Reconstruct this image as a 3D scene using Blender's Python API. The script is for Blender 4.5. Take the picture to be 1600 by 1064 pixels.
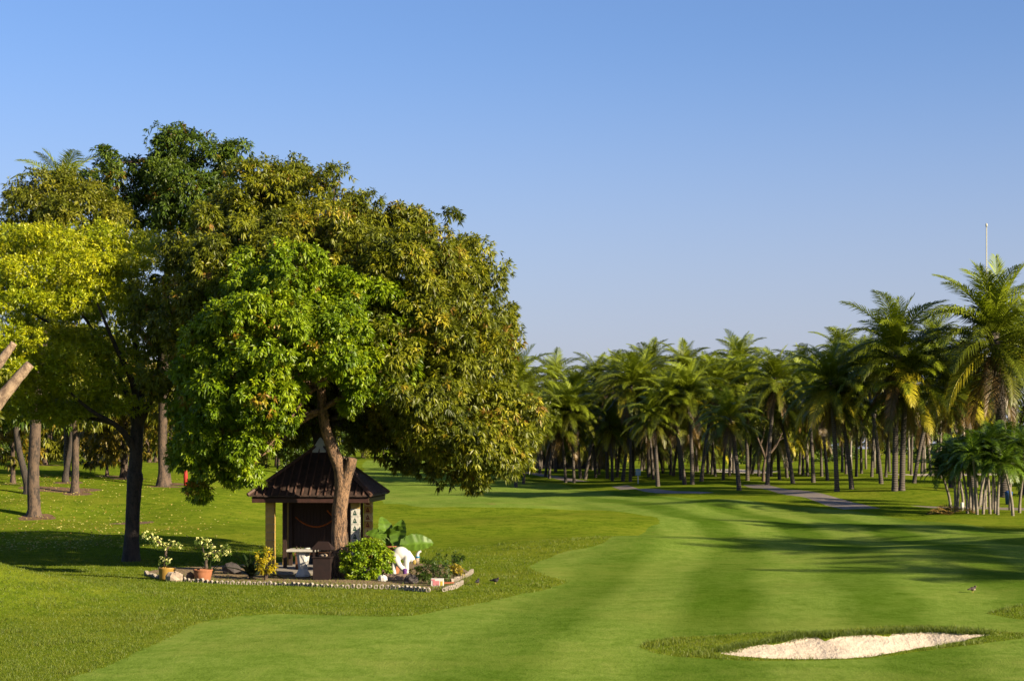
import bpy, math, random
import numpy as np
from mathutils import Vector, Matrix
from mathutils.geometry import delaunay_2d_cdt

for o in list(bpy.data.objects):
    bpy.data.objects.remove(o)
S = bpy.context.scene
COL = S.collection
R = math.radians
rng = np.random.default_rng(7)
random.seed(7)

# ------------------------------------------------------------------ camera
F = 2667.0          # focal length in photograph pixels (60 mm on 36 mm)
HZ = 700.0          # photograph row of the horizon
ZC = 3.6
cd = bpy.data.cameras.new('camera')
cd.lens = 60; cd.sensor_width = 36; cd.sensor_fit = 'HORIZONTAL'
cd.shift_y = (HZ - 532) / 1600
cd.clip_start = 0.5; cd.clip_end = 6000
cam = bpy.data.objects.new('camera', cd); COL.objects.link(cam)
cam.location = (0, 0, ZC); cam.rotation_euler = (R(90), 0, 0)
S.camera = cam

# ------------------------------------------------------------------ sky and sun
SUN_EL = 21.0
SDX, SDY = 0.83, -0.558           # horizontal direction towards the sun (right, slightly behind the camera)
w = bpy.data.worlds.new('World'); S.world = w; w.use_nodes = True
nt = w.node_tree; bg = nt.nodes['Background']
sky = nt.nodes.new('ShaderNodeTexSky'); sky.sky_type = 'NISHITA'; sky.sun_disc = False
sky.sun_elevation = R(SUN_EL); sky.sun_rotation = math.atan2(SDX, SDY)
sky.air_density = 1.0; sky.dust_density = 1.3; sky.ozone_density = 6.0; sky.altitude = 0
wt = nt.nodes.new('ShaderNodeMix'); wt.data_type = 'RGBA'; wt.blend_type = 'MULTIPLY'; wt.inputs[0].default_value = 1.0
wt.inputs[7].default_value = (1.10, .98, 1.03, 1)          # evening haze tint over the whole sky
nt.links.new(sky.outputs[0], wt.inputs[6]); 
gc = nt.nodes.new('ShaderNodeTexCoord'); gs = nt.nodes.new('ShaderNodeSeparateXYZ'); nt.links.new(gc.outputs['Generated'], gs.inputs[0])
gr = nt.nodes.new('ShaderNodeValToRGB'); nt.links.new(gs.outputs[2], gr.inputs[0])       # thicker horizon haze all round
for p_, v_ in ((0.0, .66), (.25, 0.0)):
    e_ = gr.color_ramp.elements[0 if p_ == 0 else 1]; e_.position = p_; e_.color = (v_, v_, v_, 1)
gr.color_ramp.interpolation = 'EASE'
hz = nt.nodes.new('ShaderNodeMix'); hz.data_type = 'RGBA'; nt.links.new(gr.outputs[0], hz.inputs[0])
nt.links.new(wt.outputs[2], hz.inputs[6]); hz.inputs[7].default_value = (3.15, 3.1, 3.75, 1)
nt.links.new(hz.outputs[2], bg.inputs[0]); bg.inputs[1].default_value = 0.057
sl = bpy.data.lights.new('sun', 'SUN'); sl.energy = 5.0; sl.angle = R(0.53); sl.color = (1.0, 0.84, 0.60)
so = bpy.data.objects.new('sun', sl); COL.objects.link(so)
d = Vector((SDX * math.cos(R(SUN_EL)), SDY * math.cos(R(SUN_EL)), math.sin(R(SUN_EL))))
so.rotation_euler = d.to_track_quat('Z', 'Y').to_euler(); so.location = (60, -40, 60)
S.view_settings.view_transform = 'Standard'; S.view_settings.look = 'None'
S.view_settings.exposure = 1.62; S.view_settings.gamma = 1.0; S.view_settings.use_curve_mapping = False
S.render.engine = 'CYCLES'

# ------------------------------------------------------------------ helpers
def tag(o, label=None, cat=None, group=None, kind=None):
    if label: o['label'] = label
    if cat: o['category'] = cat
    if group: o['group'] = group
    if kind: o['kind'] = kind
    return o

def empty(name, loc, rz=0.0, label=None, cat=None, group=None):
    o = bpy.data.objects.new(name, None); COL.objects.link(o)
    o.location = loc; o.rotation_euler = (0, 0, rz); o.empty_display_size = 0.2
    return tag(o, label, cat, group)

def put(name, me, parent=None, loc=None, rot=None):
    o = bpy.data.objects.new(name, me); COL.objects.link(o)
    if parent is not None: o.parent = parent
    if loc is not None: o.location = loc
    if rot is not None: o.rotation_euler = rot
    return o

def npmesh(name, V, Fc, mat, col=None, smooth=False, midx=None):
    """V (n,3); Fc (m,k) int array (k = 3 or 4) or list of lists."""
    me = bpy.data.meshes.new(name)
    V = np.asarray(V, dtype=np.float32)
    if isinstance(Fc, np.ndarray):
        k = Fc.shape[1]; m = len(Fc)
        me.vertices.add(len(V)); me.vertices.foreach_set('co', V.ravel())
        me.loops.add(m * k); me.loops.foreach_set('vertex_index', Fc.astype(np.int32).ravel())
        me.polygons.add(m)
        me.polygons.foreach_set('loop_start', np.arange(0, m * k, k, dtype=np.int32))
        me.update(calc_edges=True)
    else:
        me.from_pydata([tuple(v) for v in V], [], Fc)
    if col is not None:
        a = me.color_attributes.new('col', 'FLOAT_COLOR', 'POINT')
        c = np.ones((len(V), 4), dtype=np.float32); c[:, :3] = np.asarray(col) * np.array([.95, .92, .45])
        a.data.foreach_set('color', c.ravel())
    mats = mat if isinstance(mat, (list, tuple)) else [mat]
    for m_ in mats: me.materials.append(m_)
    if midx is not None: me.polygons.foreach_set('material_index', np.asarray(midx, dtype=np.int32))
    if smooth: me.polygons.foreach_set('use_smooth', np.ones(len(me.polygons), dtype=bool))
    me.update()
    return me

class MB:
    def __init__(s): s.v = []; s.f = []; s.m = []; s.n = 0
    def add(s, V, Fc, mi=0):
        s.v.extend([tuple(map(float, v)) for v in V])
        for f in Fc: s.f.append([int(i) + s.n for i in f]); s.m.append(mi)
        s.n += len(V); return s
    def box(s, c, d, rz=0.0, mi=0, bev=0.0, taper=1.0):
        hx, hy, hz = d[0] / 2, d[1] / 2, d[2] / 2
        ca, sa = math.cos(rz), math.sin(rz)
        b = min(bev, hx * .45, hy * .45)
        V = []
        def ring(z, ix, iy, k=1.0):
            x, y = (hx - ix) * k, (hy - iy) * k
            return [(-x, -y, z), (x, -y, z), (x, y, z), (-x, y, z)]
        rings = [ring(-hz, 0, 0), ring(hz, 0, 0, taper)] if b == 0 else [ring(-hz, b, b), ring(-hz + b, 0, 0), ring(hz - b, 0, 0, taper), ring(hz, b, b, taper)]
        for r_ in rings: V += r_
        Fc = [[3, 2, 1, 0]]
        for i in range(len(rings) - 1):
            o = i * 4
            for j in range(4): Fc.append([o + j, o + (j + 1) % 4, o + 4 + (j + 1) % 4, o + 4 + j])
        o = (len(rings) - 1) * 4; Fc.append([o, o + 1, o + 2, o + 3])
        V = [(c[0] + x * ca - y * sa, c[1] + x * sa + y * ca, c[2] + z) for x, y, z in V]
        return s.add(V, Fc, mi)
    def lathe(s, prof, n=20, c=(0, 0, 0), mi=0, ph=0.0, cap=True):
        V = []; Fc = []
        for r_, z in prof:
            for j in range(n):
                a = ph + 2 * math.pi * j / n
                V.append((c[0] + r_ * math.cos(a), c[1] + r_ * math.sin(a), c[2] + z))
        for i in range(len(prof) - 1):
            for j in range(n):
                Fc.append([i * n + j, i * n + (j + 1) % n, (i + 1) * n + (j + 1) % n, (i + 1) * n + j])
        if cap:
            Fc.append(list(range(n))[::-1]); Fc.append([(len(prof) - 1) * n + j for j in range(n)])
        return s.add(V, Fc, mi)
    def tube(s, pts, rad, n=8, mi=0, rough=0.0, seed=0):
        V, Fc = tube(pts, rad, n, rough, seed); return s.add(V, Fc, mi)
    def ell(s, c, r_, n=12, mi=0, rough=0.0, seed=0):
        V = []; Fc = []; m = n // 2; rr = np.random.default_rng(seed)
        for i in range(m + 1):
            th = math.pi * i / m
            for j in range(n):
                ph = 2 * math.pi * j / n
                k = 1 + (rr.uniform(-rough, rough) if rough else 0)
                V.append((c[0] + r_[0] * k * math.sin(th) * math.cos(ph), c[1] + r_[1] * k * math.sin(th) * math.sin(ph), c[2] + r_[2] * k * math.cos(th)))
        for i in range(m):
            for j in range(n):
                Fc.append([i * n + j, (i + 1) * n + j, (i + 1) * n + (j + 1) % n, i * n + (j + 1) % n])
        return s.add(V, Fc, mi)
    def mesh(s, name, mat, smooth=False):
        me = npmesh(name, np.array(s.v), s.f, mat, midx=s.m if isinstance(mat, (list, tuple)) else None)
        if smooth:
            for p in me.polygons: p.use_smooth = True
        return me
    def build(s, name, mat, parent=None, smooth=False, loc=None, rot=None):
        return put(name, s.mesh(name, mat, smooth), parent, loc, rot)

def tube(pts, rad, n=8, rough=0.0, seed=0):
    P = [Vector(p) for p in pts]; rr = np.random.default_rng(seed)
    V = []; Fc = []; prev = None
    for i, p in enumerate(P):
        t = (P[min(i + 1, len(P) - 1)] - P[max(i - 1, 0)]).normalized()
        if prev is None:
            a = Vector((0, 1, 0)) if abs(t.y) < .9 else Vector((1, 0, 0))
            u = t.cross(a).normalized()
        else:
            u = (prev - t * prev.dot(t)).normalized()
        prev = u; v = t.cross(u)
        for j in range(n):
            a = 2 * math.pi * j / n
            k = rad[i] * (1 + (rr.uniform(-rough, rough) if rough else 0))
            V.append(p + (u * math.cos(a) + v * math.sin(a)) * k)
    for i in range(len(P) - 1):
        for j in range(n):
            Fc.append([i * n + j, i * n + (j + 1) % n, (i + 1) * n + (j + 1) % n, (i + 1) * n + j])
    Fc.append(list(range(n))[::-1]); Fc.append([(len(P) - 1) * n + j for j in range(n)])
    return V, Fc

def spline(pts, k=4):
    P = np.array(pts, float); out = []
    for i in range(len(P) - 1):
        p0 = P[max(i - 1, 0)]; p1 = P[i]; p2 = P[i + 1]; p3 = P[min(i + 2, len(P) - 1)]
        for t in np.linspace(0, 1, k, endpoint=False):
            out.append(.5 * ((2 * p1) + (-p0 + p2) * t + (2 * p0 - 5 * p1 + 4 * p2 - p3) * t * t + (-p0 + 3 * p1 - 3 * p2 + p3) * t ** 3))
    out.append(P[-1]); return np.array(out)

def at(px, py, Y):
    return Vector(((px - 800) / F * Y, Y, ZC - (py - HZ) / F * Y))

# ------------------------------------------------------------------ materials
def newmat(name):
    m = bpy.data.materials.new(name); m.use_nodes = True
    nt = m.node_tree; b = nt.nodes['Principled BSDF']
    return m, nt, b

def noise(nt, scale, detail=4, rough=.6, coord=None, mapscale=None):
    n = nt.nodes.new('ShaderNodeTexNoise'); n.inputs['Scale'].default_value = scale
    n.inputs['Detail'].default_value = detail; n.inputs['Roughness'].default_value = rough
    tc = nt.nodes.new('ShaderNodeTexCoord')
    src = tc.outputs[coord or 'Object']
    if mapscale:
        mp = nt.nodes.new('ShaderNodeMapping'); mp.inputs['Scale'].default_value = mapscale
        nt.links.new(src, mp.inputs[0]); src = mp.outputs[0]
    nt.links.new(src, n.inputs['Vector']); return n

def ramp(nt, fac, stops):
    r_ = nt.nodes.new('ShaderNodeValToRGB'); e = r_.color_ramp.elements
    e[0].position, e[0].color = stops[0][0], (*stops[0][1], 1)
    e[1].position, e[1].color = stops[-1][0], (*stops[-1][1], 1)
    for p, c in stops[1:-1]:
        x = e.new(p); x.color = (*c, 1)
    nt.links.new(fac, r_.inputs[0]); return r_

def bump(nt, b, h, strength=.5, dist=.02):
    n = nt.nodes.new('ShaderNodeBump'); n.inputs['Strength'].default_value = strength; n.inputs['Distance'].default_value = dist
    nt.links.new(h, n.inputs['Height']); nt.links.new(n.outputs[0], b.inputs['Normal'])

def mixc(nt, a, b_, fac, mode='MIX'):
    m = nt.nodes.new('ShaderNodeMix'); m.data_type = 'RGBA'; m.blend_type = mode
    if isinstance(fac, (int, float)): m.inputs[0].default_value = fac
    else: nt.links.new(fac, m.inputs[0])
    for s_, i in ((a, 6), (b_, 7)):
        if isinstance(s_, tuple): m.inputs[i].default_value = (*s_, 1)
        else: nt.links.new(s_, m.inputs[i])
    return m.outputs[2]

def mathn(nt, op, a, b_=None):
    m = nt.nodes.new('ShaderNodeMath'); m.operation = op
    for i, s_ in enumerate((a, b_)):
        if s_ is None: continue
        if isinstance(s_, (int, float)): m.inputs[i].default_value = s_
        else: nt.links.new(s_, m.inputs[i])
    return m.outputs[0]

def plain(name, c1, c2=None, scale=6.0, rough=.7, bs=.3, bd=.01, mapscale=None, metallic=0):
    m, nt, b = newmat(name); n = noise(nt, scale, 5, .65, mapscale=mapscale)
    c2 = c2 or tuple(x * .7 for x in c1)
    c1, c2 = tuple(x * .55 for x in c1), tuple(x * .55 for x in c2)
    r_ = ramp(nt, n.outputs[0], [(.3, c2), (.7, c1)])
    nt.links.new(r_.outputs[0], b.inputs['Base Color']); b.inputs['Roughness'].default_value = rough
    b.inputs['Metallic'].default_value = metallic; b.inputs['Specular IOR Level'].default_value = .25
    if bs: bump(nt, b, n.outputs[0], bs, bd)
    return m

def leafmat(name, trans=.35, rough=.45, tint=(1.0, 1.05, .55)):
    m, nt, b = newmat(name)
    a = nt.nodes.new('ShaderNodeAttribute'); a.attribute_name = 'col'
    nt.links.new(a.outputs['Color'], b.inputs['Base Color'])
    b.inputs['Roughness'].default_value = rough; b.inputs['Specular IOR Level'].default_value = .35
    t = nt.nodes.new('ShaderNodeBsdfTranslucent')
    nt.links.new(mixc(nt, a.outputs['Color'], tint, 1.0, 'MULTIPLY'), t.inputs['Color'])
    mx = nt.nodes.new('ShaderNodeMixShader'); mx.inputs[0].default_value = trans
    nt.links.new(b.outputs[0], mx.inputs[1]); nt.links.new(t.outputs[0], mx.inputs[2])
    nt.links.new(mx.outputs[0], nt.nodes['Material Output'].inputs['Surface'])
    return m

LEAF = leafmat('leaf'); FROND = leafmat('frond', .25, .4); GRASSB = leafmat('grass_blade', .3, .55)

def bark(name, c1, c2, sc=5.0, z=.25, bd=.04):
    m, nt, b = newmat(name); c1, c2 = tuple(x * .45 for x in c1), tuple(x * .45 for x in c2)
    n = noise(nt, sc, 6, .7, mapscale=(1, 1, z)); n2 = noise(nt, sc * 4, 4, .6, mapscale=(1, 1, z * 1.6))
    f = mathn(nt, 'ADD', mathn(nt, 'MULTIPLY', n.outputs[0], .65), mathn(nt, 'MULTIPLY', n2.outputs[0], .35))
    r_ = ramp(nt, f, [(.44, c2), (.49, tuple((a + b_) / 2 for a, b_ in zip(c1, c2))), (.55, c1)])
    nt.links.new(r_.outputs[0], b.inputs['Base Color']); b.inputs['Roughness'].default_value = .9
    bump(nt, b, f, .9, bd); return m

BARK_RED = bark('bark_reddish', (.43, .25, .13), (.08, .048, .03), 9, .3, .12)
BARK_DARK = bark('bark_dark', (.085, .062, .045), (.025, .02, .016), 6, .35, .05)
BARK_GREY = bark('bark_grey', (.165, .107, .066), (.03, .021, .015), 5, .3, .05)
BARK_PALE = bark('bark_pale', (.55, .39, .25), (.22, .14, .09), 6, .5, .02)
def palm_bark():
    m, nt, b = newmat('palm_trunk')
    n = noise(nt, 3.0, 5, .7); wv = nt.nodes.new('ShaderNodeTexWave'); wv.bands_direction = 'Z'
    wv.inputs['Scale'].default_value = 2.2; wv.inputs['Distortion'].default_value = 2.5; wv.inputs['Detail'].default_value = 2
    tc = nt.nodes.new('ShaderNodeTexCoord'); nt.links.new(tc.outputs['Object'], wv.inputs['Vector'])
    f = mathn(nt, 'ADD', mathn(nt, 'MULTIPLY', n.outputs[0], .6), mathn(nt, 'MULTIPLY', wv.outputs[1], .4))
    r_ = ramp(nt, f, [(.25, (.025, .02, .016)), (.75, (.075, .06, .045))])
    nt.links.new(r_.outputs[0], b.inputs['Base Color']); b.inputs['Roughness'].default_value = .9
    bump(nt, b, wv.outputs[1], .6, .03); return m
PALMBARK = palm_bark()
STEM_PALE = plain('slender_palm_stem', (.36, .31, .24), (.13, .11, .085), 5, .7, .4, .01, (1, 1, 3))

def grass_mat(name, dark, mid, light, dry, dryamt, stripes=False):
    m, nt, b = newmat(name)
    big = noise(nt, .16, 4, .6); med = noise(nt, 1.3, 5, .65); fine = noise(nt, 22, 3, .7); fine2 = noise(nt, 7, 4, .7, mapscale=(1, .45, 1))
    f = mathn(nt, 'ADD', mathn(nt, 'MULTIPLY', med.outputs[0], .34), mathn(nt, 'ADD', mathn(nt, 'MULTIPLY', fine.outputs[0], .36), mathn(nt, 'MULTIPLY', fine2.outputs[0], .30)))
    base = ramp(nt, f, [(.40, dark), (.5, mid), (.60, light)]).outputs[0]
    dm = mathn(nt, 'ADD', mathn(nt, 'MULTIPLY', big.outputs[0], .6), mathn(nt, 'MULTIPLY', med.outputs[0], .4))
    dr = ramp(nt, dm, [(.46, (0, 0, 0)), (.64, (1, 1, 1))]).outputs[0]
    base = mixc(nt, base, dry, mathn(nt, 'MULTIPLY', dr, dryamt))
    if stripes:
        tc = nt.nodes.new('ShaderNodeTexCoord'); sp = nt.nodes.new('ShaderNodeSeparateXYZ')
        nt.links.new(tc.outputs['Object'], sp.inputs[0])
        yy = mathn(nt, 'MAXIMUM', mathn(nt, 'SUBTRACT', sp.outputs[1], 62.0), 0.0)
        x0 = mathn(nt, 'SUBTRACT', sp.outputs[0], mathn(nt, 'MULTIPLY', mathn(nt, 'SUBTRACT', sp.outputs[1], 48.0), .15))
        s_ = mathn(nt, 'ADD', x0, mathn(nt, 'MULTIPLY', mathn(nt, 'POWER', yy, 1.7), .013))
        wob = noise(nt, .12, 2, .5)
        s_ = mathn(nt, 'ADD', s_, mathn(nt, 'MULTIPLY', wob.outputs[0], 1.6))
        wv = mathn(nt, 'SINE', mathn(nt, 'MULTIPLY', mathn(nt, 'ADD', s_, -5.98), 2 * math.pi / 3.7))
        wv = ramp(nt, mathn(nt, 'ADD', mathn(nt, 'MULTIPLY', wv, .5), .5), [(.22, (0, 0, 0)), (.78, (1, 1, 1))]).outputs[0]
        dk = mixc(nt, base, (.44, .56, .30), 1.0, 'MULTIPLY')
        amt = mathn(nt, 'MULTIPLY', wv, ramp(nt, noise(nt, .07, 2, .5).outputs[0], [(.35, (.5, .5, .5)), (.6, (.95, .95, .95))]).outputs[0])
        rg = mathn(nt, 'ADD', mathn(nt, 'MULTIPLY', mathn(nt, 'ADD', x0, .5), .25), mathn(nt, 'MULTIPLY', yy, .03))
        rg = mathn(nt, 'MINIMUM', mathn(nt, 'MAXIMUM', rg, .22), 1.0)
        base = mixc(nt, base, dk, mathn(nt, 'MULTIPLY', amt, rg))
    if stripes:
        sp_ = ramp(nt, noise(nt, .55, 6, .75, mapscale=(1, .6, 1)).outputs[0], [(.65, (0, 0, 0)), (.72, (1, 1, 1))]).outputs[0]
        base = mixc(nt, base, (.16, .12, .04), mathn(nt, 'MULTIPLY', sp_, .55))
    nt.links.new(base, b.inputs['Base Color']); b.inputs['Roughness'].default_value = .8
    b.inputs['Specular IOR Level'].default_value = 0.0
    bump(nt, b, f, .8, .045); return m
G_ROUGH = grass_mat('rough_turf', (.046, .076, .005), (.088, .128, .008), (.130, .164, .012), (.150, .158, .016), .55)
G_FAIR = grass_mat('fairway_turf', (.078, .126, .014), (.114, .172, .024), (.150, .204, .036), (.165, .185, .036), .5, True)
def sand_mat():
    m, nt, b = newmat('bunker_sand'); n1 = noise(nt, 1.6, 6, .7); n2 = noise(nt, 14, 4, .7)
    wv = nt.nodes.new('ShaderNodeTexWave'); wv.bands_direction = 'X'; wv.inputs['Scale'].default_value = 3.2; wv.inputs['Distortion'].default_value = 5; wv.inputs['Detail'].default_value = 3
    tc = nt.nodes.new('ShaderNodeTexCoord'); nt.links.new(tc.outputs['Object'], wv.inputs['Vector'])
    f = mathn(nt, 'ADD', mathn(nt, 'MULTIPLY', n1.outputs[0], .6), mathn(nt, 'MULTIPLY', n2.outputs[0], .4))
    nt.links.new(ramp(nt, f, [(.34, (.22, .175, .125)), (.45, (.32, .265, .20)), (.62, (.385, .325, .25))]).outputs[0], b.inputs['Base Color']); b.inputs['Roughness'].default_value = .95
    h = mathn(nt, 'ADD', mathn(nt, 'MULTIPLY', n1.outputs[0], 4.0), mathn(nt, 'ADD', mathn(nt, 'MULTIPLY', wv.outputs[1], .03), mathn(nt, 'MULTIPLY', n2.outputs[0], .5)))
    bump(nt, b, h, .7, .05); return m
SAND = sand_mat()
PATH = plain('path_concrete', (.34, .285, .235), (.21, .175, .145), 3, .85, .2, .01)
SOIL = plain('bare_soil', (.26, .15, .07), (.12, .07, .035), 4, .95, .8, .06)
GRAVEL = plain('garden_gravel', (.46, .33, .17), (.13, .09, .045), 16, .95, .9, .04)

# ------------------------------------------------------------------ terrain
HL = np.array([[0, 0], [54, 0], [65, .2], [75, .5], [85, 1.25], [92, 1.63], [97, 1.93], [112, 2.5], [130, 2.62], [160, 2.3], [220, 1.6], [400, 1.6], [4000, 1.6]])
HC = np.array([[0, 0], [90, 0], [120, .1], [150, .45], [185, 1.15], [200, 1.2], [225, .9], [260, 1.7], [300, 1.9], [4000, 1.9]])
HR = np.array([[0, 0], [75, 0], [90, .1], [110, .5], [140, .95], [170, 1.0], [200, .95], [300, 1.4], [4000, 1.5]])
BUMPS = [(-14.4, 40.5, 1.2, 3.6, 3.2), (-11.5, 90, .35, 4, 5), (11.5, 98, .22, 4, 6), (26, 112, .5, 6, 7),
         (4, 62, .40, 4.5, 4), (10, 70, -.22, 7, 5), (1.5, 80, .45, 6, 6), (15, 56, .3, 5, 6), (-2, 97, .5, 7, 6), (6, 120, .2, 8, 8), (-9, 66, .3, 4, 5), (8, 42, .12, 4, 3),
         (-22, 78, .35, 3, 4), (-25, 86, .3, 4, 4), (3, 28, -.12, 5, 4), (19, 105, .15, 4, 5)]
def sstep(a, b, x):
    t = np.clip((x - a) / (b - a), 0, 1); return t * t * (3 - 2 * t)
BUNK_PX = [(1128, 1012), (1150, 1007), (1185, 1003), (1230, 1000), (1262, 997), (1300, 998), (1350, 994), (1400, 991), (1445, 989), (1500, 991), (1548, 991), (1520, 995), (1480, 1002), (1430, 1010), (1380, 1017), (1330, 1021), (1270, 1022), (1210, 1021), (1165, 1018), (1135, 1015)]
BUNK = np.array([((px - 800) / F * (ZC * F / (py - HZ)), ZC * F / (py - HZ)) for px, py in BUNK_PX])
def polydist(P, poly):
    dmin = np.full(len(P), 1e9)
    for i in range(len(poly)):
        a = poly[i]; b_ = poly[(i + 1) % len(poly)]; ab = b_ - a
        t = np.clip(((P - a) @ ab) / max(ab @ ab, 1e-9), 0, 1)
        dmin = np.minimum(dmin, np.hypot(*(P - a - t[:, None] * ab).T))
    return dmin
def inside(P, poly):
    x, y = P[:, 0], P[:, 1]; c = np.zeros(len(P), bool)
    for i in range(len(poly)):
        x1, y1 = poly[i]; x2, y2 = poly[(i + 1) % len(poly)]
        if y1 == y2: continue
        m = ((y1 > y) != (y2 > y)) & (x < (x2 - x1) * (y - y1) / (y2 - y1) + x1)
        c ^= m
    return c
def ground(X, Y):
    X = np.atleast_1d(np.asarray(X, float)); Y = np.atleast_1d(np.asarray(Y, float))
    u = X / np.maximum(np.abs(Y), 8.0)
    l = np.interp(Y, HL[:, 0], HL[:, 1]); c = np.interp(Y, HC[:, 0], HC[:, 1]); r_ = np.interp(Y, HR[:, 0], HR[:, 1])
    wl = 1 - sstep(-.20, -.085, u); wr = sstep(.02, .15, u)
    z = l * wl + r_ * wr + c * (1 - wl - wr)
    for bx, by, a, sx, sy in BUMPS:
        z = z + a * np.exp(-((X - bx) / sx) ** 2 - ((Y - by) / sy) ** 2)
    k = sstep(38, 70, Y) * (1 - sstep(300, 500, Y))
    z = z + k * (.10 * np.sin(X * .31 + Y * .13 + 1) * np.sin(Y * .17 - X * .05) + .06 * np.sin(X * .7 + 2) * np.sin(Y * .41 + X * .1))
    z = z + .02 * np.sin(X * 1.3 + Y * .5) * np.sin(Y * .9 + 1)
    # bunker
    near = (np.abs(X - 6) < 6) & (np.abs(Y - 31.5) < 6)
    if near.any():
        P = np.stack([X[near], Y[near]], 1); dd = polydist(P, BUNK); ins = inside(P, BUNK)
        fy = np.interp(P[:, 0], BUNK[4:11, 0], BUNK[4:11, 1])
        back = np.exp(-((P[:, 1] - fy - .35) / .55) ** 2) * sstep(3.2, 5, P[:, 0]) * (1 - sstep(8.2, 9.6, P[:, 0]))
        z[near] += np.where(ins, -.28 * sstep(0, .9, dd) - .05 * sstep(0, .06, dd), 0) + .07 * back
    return z
def g1(x, y): return float(ground(x, y)[0])
def hit(px, py, y0=14.0, y1=600.0):
    Y = np.concatenate([np.arange(y0, 80, .05), np.arange(80, y1, .25)]); X = (px - 800) / F * Y; Z = ZC - (py - HZ) / F * Y
    k = np.nonzero(Z <= ground(X, Y))[0]
    i = k[0] if len(k) else len(Y) - 1
    return Vector((X[i], Y[i], g1(X[i], Y[i])))
def flat(px, py): 
    h = hit(px, py); return (h.x, h.y)
def onY(px, Y):
    x = (px - 800) / F * Y; return Vector((x, Y, g1(x, Y)))

def smoothpoly(pts, k=5, jit=0.0):
    P = np.array(pts, float); n = len(P); out = []
    for i in range(n):
        p0, p1, p2, p3 = P[(i - 1) % n], P[i], P[(i + 1) % n], P[(i + 2) % n]
        for t in np.linspace(0, 1, k, endpoint=False):
            out.append(.5 * ((2 * p1) + (-p0 + p2) * t + (2 * p0 - 5 * p1 + 4 * p2 - p3) * t * t + (-p0 + 3 * p1 - 3 * p2 + p3) * t ** 3))
    out = np.array(out)
    if jit: out += rng.normal(0, jit, out.shape)
    return out

fair_px = [(60, 1090), (120, 1056), (190, 1030), (270, 993), (330, 969), (420, 959), (520, 961), (620, 963), (700, 951), (780, 936), (850, 921), (884, 908),
           (845, 896), (830, 884), (870, 866), (950, 842), (1012, 826), (1030, 815), (1000, 804), (930, 797), (830, 794), (720, 792), (640, 790), (597, 783), (575, 765), (560, 745), (570, 733)]
fair = [flat(*p) for p in fair_px]
fair += [(-22, 260), (-16, 300), (8, 260)]
fair += [flat(*p) for p in [(800, 741), (880, 757), (960, 768), (1060, 777), (1180, 783), (1290, 795), (1380, 806), (1450, 815), (1530, 822), (1597, 830)]]
fair += [(34, 66), (40, 50), (32, 28), (24, 12), (0, 9), (-8, 12)]
FAIR = smoothpoly(fair, 14, .035)
BED = smoothpoly([flat(*p) for p in [(226, 897), (262, 905), (330, 909), (420, 912), (520, 916), (610, 919), (672, 922), (715, 917), (738, 899), (712, 884), (655, 880), (600, 879), (500, 877), (420, 879), (330, 884), (250, 889)]], 4, .01)
BUNKS = smoothpoly(BUNK, 4, .028)
patch1 = smoothpoly([flat(*p) for p in [(1000, 1008), (1050, 996), (1150, 990), (1300, 984), (1450, 977), (1560, 986), (1640, 992), (1550, 1003), (1450, 1016), (1350, 1029), (1200, 1032), (1080, 1027), (1020, 1019)]], 4, .015)
patch2 = smoothpoly([flat(*p) for p in [(1543, 957), (1590, 946), (1680, 942), (1720, 955), (1680, 975), (1600, 968), (1560, 962)]], 4, .015)
def strip(pts, wid):
    C = spline(pts, 5); T = np.gradient(C, axis=0); T /= np.linalg.norm(T, axis=1)[:, None]
    N = np.stack([-T[:, 1], T[:, 0]], 1); wv = np.interp(np.linspace(0, 1, len(C)), np.linspace(0, 1, len(wid)), wid)[:, None] / 2
    return np.concatenate([C + N * wv, (C - N * wv)[::-1]])
CARTP = [strip([flat(*p) for p in pp], wd_) for pp, wd_ in (([(812, 738), (850, 743), (908, 752)], [1.8, 1.8]), ([(968, 759), (1025, 767), (1105, 770)], [1.3, 1.7, 1.3]), ([(1180, 757), (1240, 769), (1295, 781), (1347, 795)], [1.9, 2.1]))]
path2_c = [onY(1440, 96)[:2], onY(1530, 97)[:2], onY(1620, 95)[:2], onY(1720, 92)[:2]]
CARTP2 = strip([tuple(p) for p in path2_c], [2.2, 2.2])
def oval(c, rx, ry, n=18, j=.12):
    k = 1 + rng.uniform(-j, j, n); a = np.linspace(0, 2 * np.pi, n, endpoint=False)
    return np.stack([c[0] + rx * k * np.cos(a), c[1] + ry * k * np.sin(a)], 1)
LEFT_TRUNKS = [(53, 812, 75), (42, 775, 84), (117, 774, 85), (103, 750, 92), (20, 760, 91), (167, 739, 100), (194, 747, 97), (150, 726, 112), (255, 758, 92), (264, 755, 94), (183, 722, 120), (71, 727, 112), (233, 720, 125), (244, 719, 128)]
soils = []
for i, (px, py, Y) in enumerate(LEFT_TRUNKS):
    if i in (1, 7): continue
    c = onY(px + 4, Y - .3); soils.append(oval(c, rng.uniform(.6, 1.1), rng.uniform(.6, 1.2)))
c = onY(95, 86.5); soils.append(oval(c, 2.0, 1.6))
c = onY(205, 73); soils.append(oval(c, 1.0, .8))
farsand = [oval(onY(1470, 168), 7.5, 7), oval(onY(1160, 190), 4, 5), oval(onY(1150, 205), 3, 5)]
zones = [('fairway', [FAIR]), ('patch', [patch1, patch2]), ('soil', soils), ('path', CARTP + [CARTP2]), ('bed', [BED]), ('sand', [BUNKS]), ('farsand', farsand)]

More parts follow.
